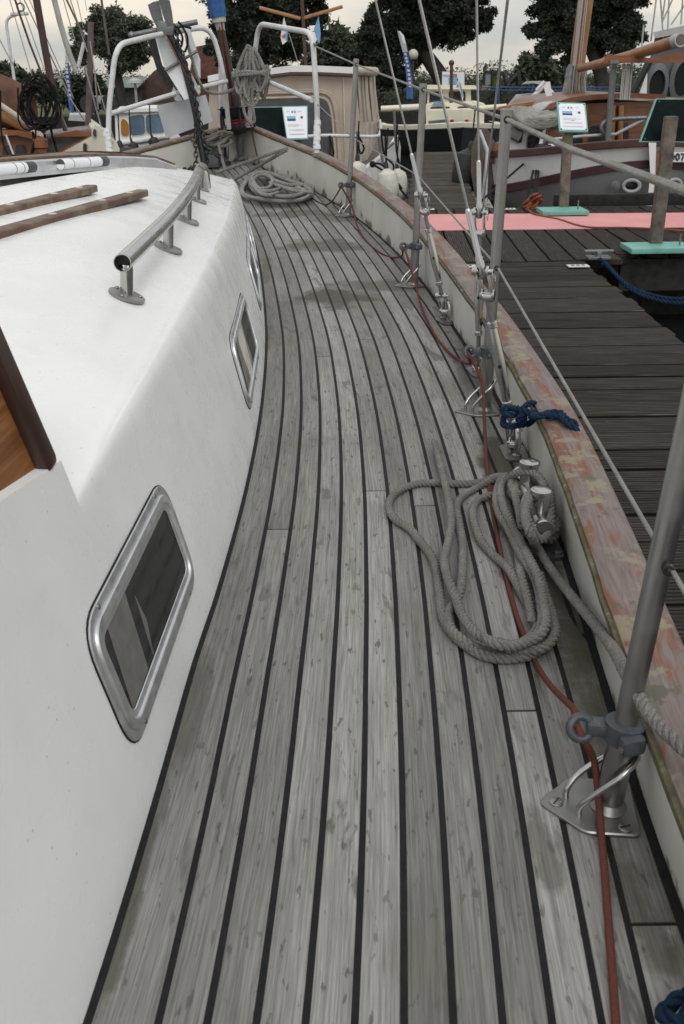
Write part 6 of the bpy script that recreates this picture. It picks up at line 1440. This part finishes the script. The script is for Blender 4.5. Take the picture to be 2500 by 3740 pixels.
sh2 = thing('shed', 'far shed with a pale roof behind the brown mast', 'house', AY(240, 400, 70)); slab(sh2, 'wall', [(200, 400), (200, 330), (300, 330), (300, 400)], 70, 8, 'wall_dark'); slab(sh2, 'roof', [(190, 335), (215, 288), (290, 284), (310, 335)], 69.7, 9, 'pale_roof')
for px, nm in (([(300, 378), (310, 352), (420, 350), (425, 378)], 'white van parked behind the left yacht'), ([(250, 440), (255, 420), (330, 420), (335, 445)], 'white boat cover seen behind the mauve pole')):
    v = thing('van' if 'van' in nm else 'boat_cover', nm, 'van' if 'van' in nm else 'cover', AY(px[0][0], px[0][1], 33.5 if 'van' in nm else 20)); slab(v, 'body', px, 34 if 'van' in nm else 20, 1.6, 'light_grey')
    if 'van' in nm: slab(v, 'windscreen', [(316, 366), (320, 356), (350, 355), (350, 366)], 33.9, .05, 'far_glass'); [MB().lathe([(.3, 0), (.3, .2)], AY(x_, 380, 33.8), (0, 1, 0), 16).build('wheel', 'black_rubber', v) for x_ in (325, 400)]
# ------------------------------------------------------------------ street lamps
l1_ = thing('street_lamp', 'globe lamp on a dark post beside the blue banner', 'lamp', AY(1510, 360, 31)); pole(l1_, 'post', [(1509, 215), (1506, 400)], 31, .04, 'black_plastic'); MB().ball(AY(1510, 200, 31), .155, 20, 12).build('globe', 'lamp_globe', l1_); MB().lathe([(.07, 0), (.09, .05), (.05, .08)], AY(1510, 222, 31), (0, 0, 1), 14).build('collar', 'black_plastic', l1_)
l2_ = thing('street_lamp', 'tall bent white lamp post at the far left', 'lamp', AY(60, 400, 30)); P = [AY(66, 420, 30), AY(52, 280, 30), AY(20, 66, 30), AY(70, 50, 30)]; MB().tube(rounded(P, .25), .045, 10).build('post', 'white_tube', l2_); MB().box(AY(72, 50, 30), (.5, .16, .09), bev=.03).build('lamp_head', 'white_tube', l2_)
l3_ = thing('street_lamp', 'small pale lamp in front of the brown roof', 'lamp', AY(500, 400, 38)); pole(l3_, 'post', [(494, 305), (502, 400)], 38, .05, 'spar_grey'); MB().lathe([(.05, 0), (.3, .02), (.26, .12), (.05, .2)], AY(494, 306, 38), (0, 0, 1), 14).build('lamp_head', 'light_grey', l3_)
# ------------------------------------------------------------------ beach flags
def banner(label, pts_l, pts_r, y, polepx, split):
    b = AY(*polepx[-1], y); g = thing('beach_flag', label, 'flag', b, 'blue and white beach flags')
    n = len(pts_l); rows = [[AY(*a, y + .03*math.sin(i)), (AY(*a, y) + AY(*c, y))/2 + Vector((0, -.06*math.sin(i*1.3), 0)), AY(*c, y + .03*math.cos(i))] for i, (a, c) in enumerate(zip(pts_l, pts_r))]
    th = Vector((0, .02, 0))
    MB().grid(rows[:split+1]).grid([[p + th for p in r] for r in rows[:split+1]]).build('flag_top', 'flag_white', g); MB().grid(rows[split:]).grid([[p + th for p in r] for r in rows[split:]]).build('flag_cloth', 'banner_blue', g)
    MB().tube(catmull([AY(*p, y + .04) for p in polepx], 5), .02, 8).build('pole', 'black_plastic', g)
    # the lettering runs down the cloth as a row of small white marks, too far off to read
    for i in range(split, n - 2):
        for s_ in (.2, .55, .85):
            a = rows[i][1] + (rows[i+1][1] - rows[i][1])*s_ + Vector((0, -.03, 0)); MB().box(a, (.07, .006, .06), Matrix.Rotation(.25, 3, 'Y')).build('letter', 'flag_white', g)
    return g
banner('blue and white beach flag by the globe lamp, white at its tip', [(1452, 112), (1456, 130), (1464, 160), (1472, 190), (1480, 230), (1485, 280), (1486, 320), (1485, 361)], [(1462, 114), (1476, 130), (1484, 160), (1490, 190), (1498, 230), (1506, 280), (1510, 320), (1510, 361)], 28, [(1462, 112), (1486, 170), (1504, 260), (1510, 330), (1507, 420)], 3)
banner('narrow blue beach flag between the masts at left', [(240, 190), (238, 230), (240, 270), (245, 320), (250, 370), (258, 410)], [(246, 190), (252, 230), (256, 270), (260, 320), (266, 370), (270, 405)], 27, [(242, 188), (252, 240), (262, 330), (268, 420)], 1)
# ------------------------------------------------------------------ billboard, excavator with its driver
bb = thing('billboard', 'pale notice board with a blue and yellow picture behind the cream cruiser', 'sign', AY(1657, 380, 36)); bd = slab(bb, 'board', [(1615, 340), (1616, 261), (1697, 265), (1697, 340)], 36, .08, 'paper'); slab(bd, 'print', [(1640, 300), (1640, 282), (1672, 282), (1672, 305), (1658, 314), (1644, 310)], 35.97, .02, 'ink_sky'); slab(bd, 'print', [(1650, 280), (1654, 268), (1670, 270), (1670, 280)], 35.97, .02, 'machine_yellow'); slab(bd, 'print', [(1620, 276), (1620, 270), (1646, 272), (1646, 278)], 35.97, .02, 'ink_grey')
for x_ in (1622, 1692): pole(bb, 'leg', [(x_, 340), (x_, 400)], 36.1, .06, 'post_wood')
for a in (((1672, 300), (1680, 290), (1692, 330), (1694, 365), (1690, 365)),): 
    f = thing('flag', 'small red white and blue flag on the cream cruiser', 'flag', AY(1688, 372, 22)); slab(f, 'cloth', [(1664, 320), (1674, 292), (1686, 312), (1694, 350), (1690, 372), (1684, 340), (1674, 322)], 22, .015, 'flag_white'); slab(f, 'stripe', [(1678, 298), (1684, 306), (1694, 352), (1690, 352)], 21.98, .01, 'flag_blue'); slab(f, 'stripe', [(1668, 318), (1674, 306), (1676, 318)], 21.98, .01, 'flag_red'); pole(f, 'staff', [(1672, 288), (1690, 378)], 22.02, .012, 'mast_brown', 6)
ex = thing('excavator', 'small yellow and black excavator behind the blue fence', 'excavator', AY(1820, 390, 36))
slab(ex, 'cab_floor', [(1766, 335), (1766, 318), (1856, 318), (1856, 335)], 36, 1.5, 'black_plastic'); slab(ex, 'cab_roof', [(1766, 262), (1772, 256), (1840, 260), (1846, 268), (1840, 272), (1770, 268)], 36, 1.5, 'black_plastic')
for a, b in (((1770, 265), (1767, 330)), ((1800, 264), (1798, 330)), ((1824, 266), (1826, 325)), ((1842, 268), (1850, 330))): pole(ex, 'cab_pillar', [a, b], 36, .05, 'black_plastic')
slab(ex, 'side_glass', [(1772, 268), (1798, 267), (1796, 308), (1769, 312)], 36.05, .03, 'reflect_glass'); slab(ex, 'engine_cover', [(1758, 362), (1762, 312), (1792, 316), (1790, 358)], 35.8, 1.6, 'machine_yellow'); slab(ex, 'track', [(1755, 400), (1758, 372), (1870, 372), (1874, 400)], 35.8, 1.8, 'black_rubber')
MB().tube(catmull([AY(1852, 325, 35.9), AY(1868, 295, 35.9), AY(1890, 272, 35.9), AY(1900, 264, 35.9)], 5), .10, 8).build('boom', 'black_plastic', ex); slab(ex, 'dipper', [(1890, 262), (1902, 262), (1908, 310), (1906, 350), (1894, 350), (1896, 305)], 35.8, .25, 'black_plastic'); pole(ex, 'exhaust', [(1771, 244), (1771, 262)], 36, .05, 'mast_brown')
slab(ex, 'bucket', [(1888, 350), (1912, 350), (1910, 372), (1892, 376)], 35.7, .5, 'grey_steel'); slab(ex, 'counterweight', [(1790, 372), (1792, 330), (1870, 330), (1868, 372)], 35.9, 1.4, 'black_plastic')
# driver: seated figure grown as one skin
dr = thing('person', 'driver in a yellow hi-vis vest seated in the excavator cab', 'person', AY(1804, 320, 36.6))
c = AY(1804, 318, 36.6)
me = bpy.data.meshes.new('body'); k_ = .62
V_ = [(0, 0, 0), (0, 0, .28), (0, 0, .50), (0, 0, .60), (0, -.02, .74), (-.19, 0, .48), (-.24, -.12, .24), (-.20, -.34, .22), (.19, 0, .48), (.24, -.12, .24), (.20, -.34, .22), (-.10, -.36, .02), (-.10, -.40, -.36), (.10, -.36, .02), (.10, -.40, -.36)]
E_ = [(0, 1), (1, 2), (2, 3), (3, 4), (2, 5), (5, 6), (6, 7), (2, 8), (8, 9), (9, 10), (0, 11), (11, 12), (0, 13), (13, 14)]
rad = [.17, .16, .15, .06, .11, .07, .05, .04, .07, .05, .04, .08, .05, .08, .05]
me.from_pydata([Vector(v)*k_ for v in V_], E_, []); po = bpy.data.objects.new('body', me); COL.objects.link(po); po.parent = dr
sm = po.modifiers.new('skin', 'SKIN')
for i, sv in enumerate(me.skin_vertices[0].data): sv.radius = (rad[i]*k_, rad[i]*k_); sv.use_root = (i == 0)
po.modifiers.new('sub', 'SUBSURF').levels = 1; me.materials.append(M['hi_vis'])
MB().ball(c + Vector((0, -.02, .74*k_ + .02)), .10*k_*1.1, 12, 8, (.9, 1, 1.2)).build('head', 'skin', dr); MB().ball(c + Vector((0, .01, .78*k_ + .03)), .11*k_*1.1, 12, 8, (.95, 1, .9)).build('hair', 'ink_dark', dr)
# blue site fence
fn = thing('site_fence', 'thin blue mesh fence in front of the excavator', 'fence', AY(1800, 390, 33.5))
simple('fence_blue', (0.03, 0.08, 0.20), 0.6)
for x_ in (1700, 1822, 1944, 2070, 2190): pole(fn, 'post', [(x_, 318), (x_, 398)], 33.4, .035, 'fence_blue', 8)
for yy in (319, 330, 396): pole(fn, 'rail', [(1640, yy), (2260, yy)], 33.4, .02, 'fence_blue', 6)
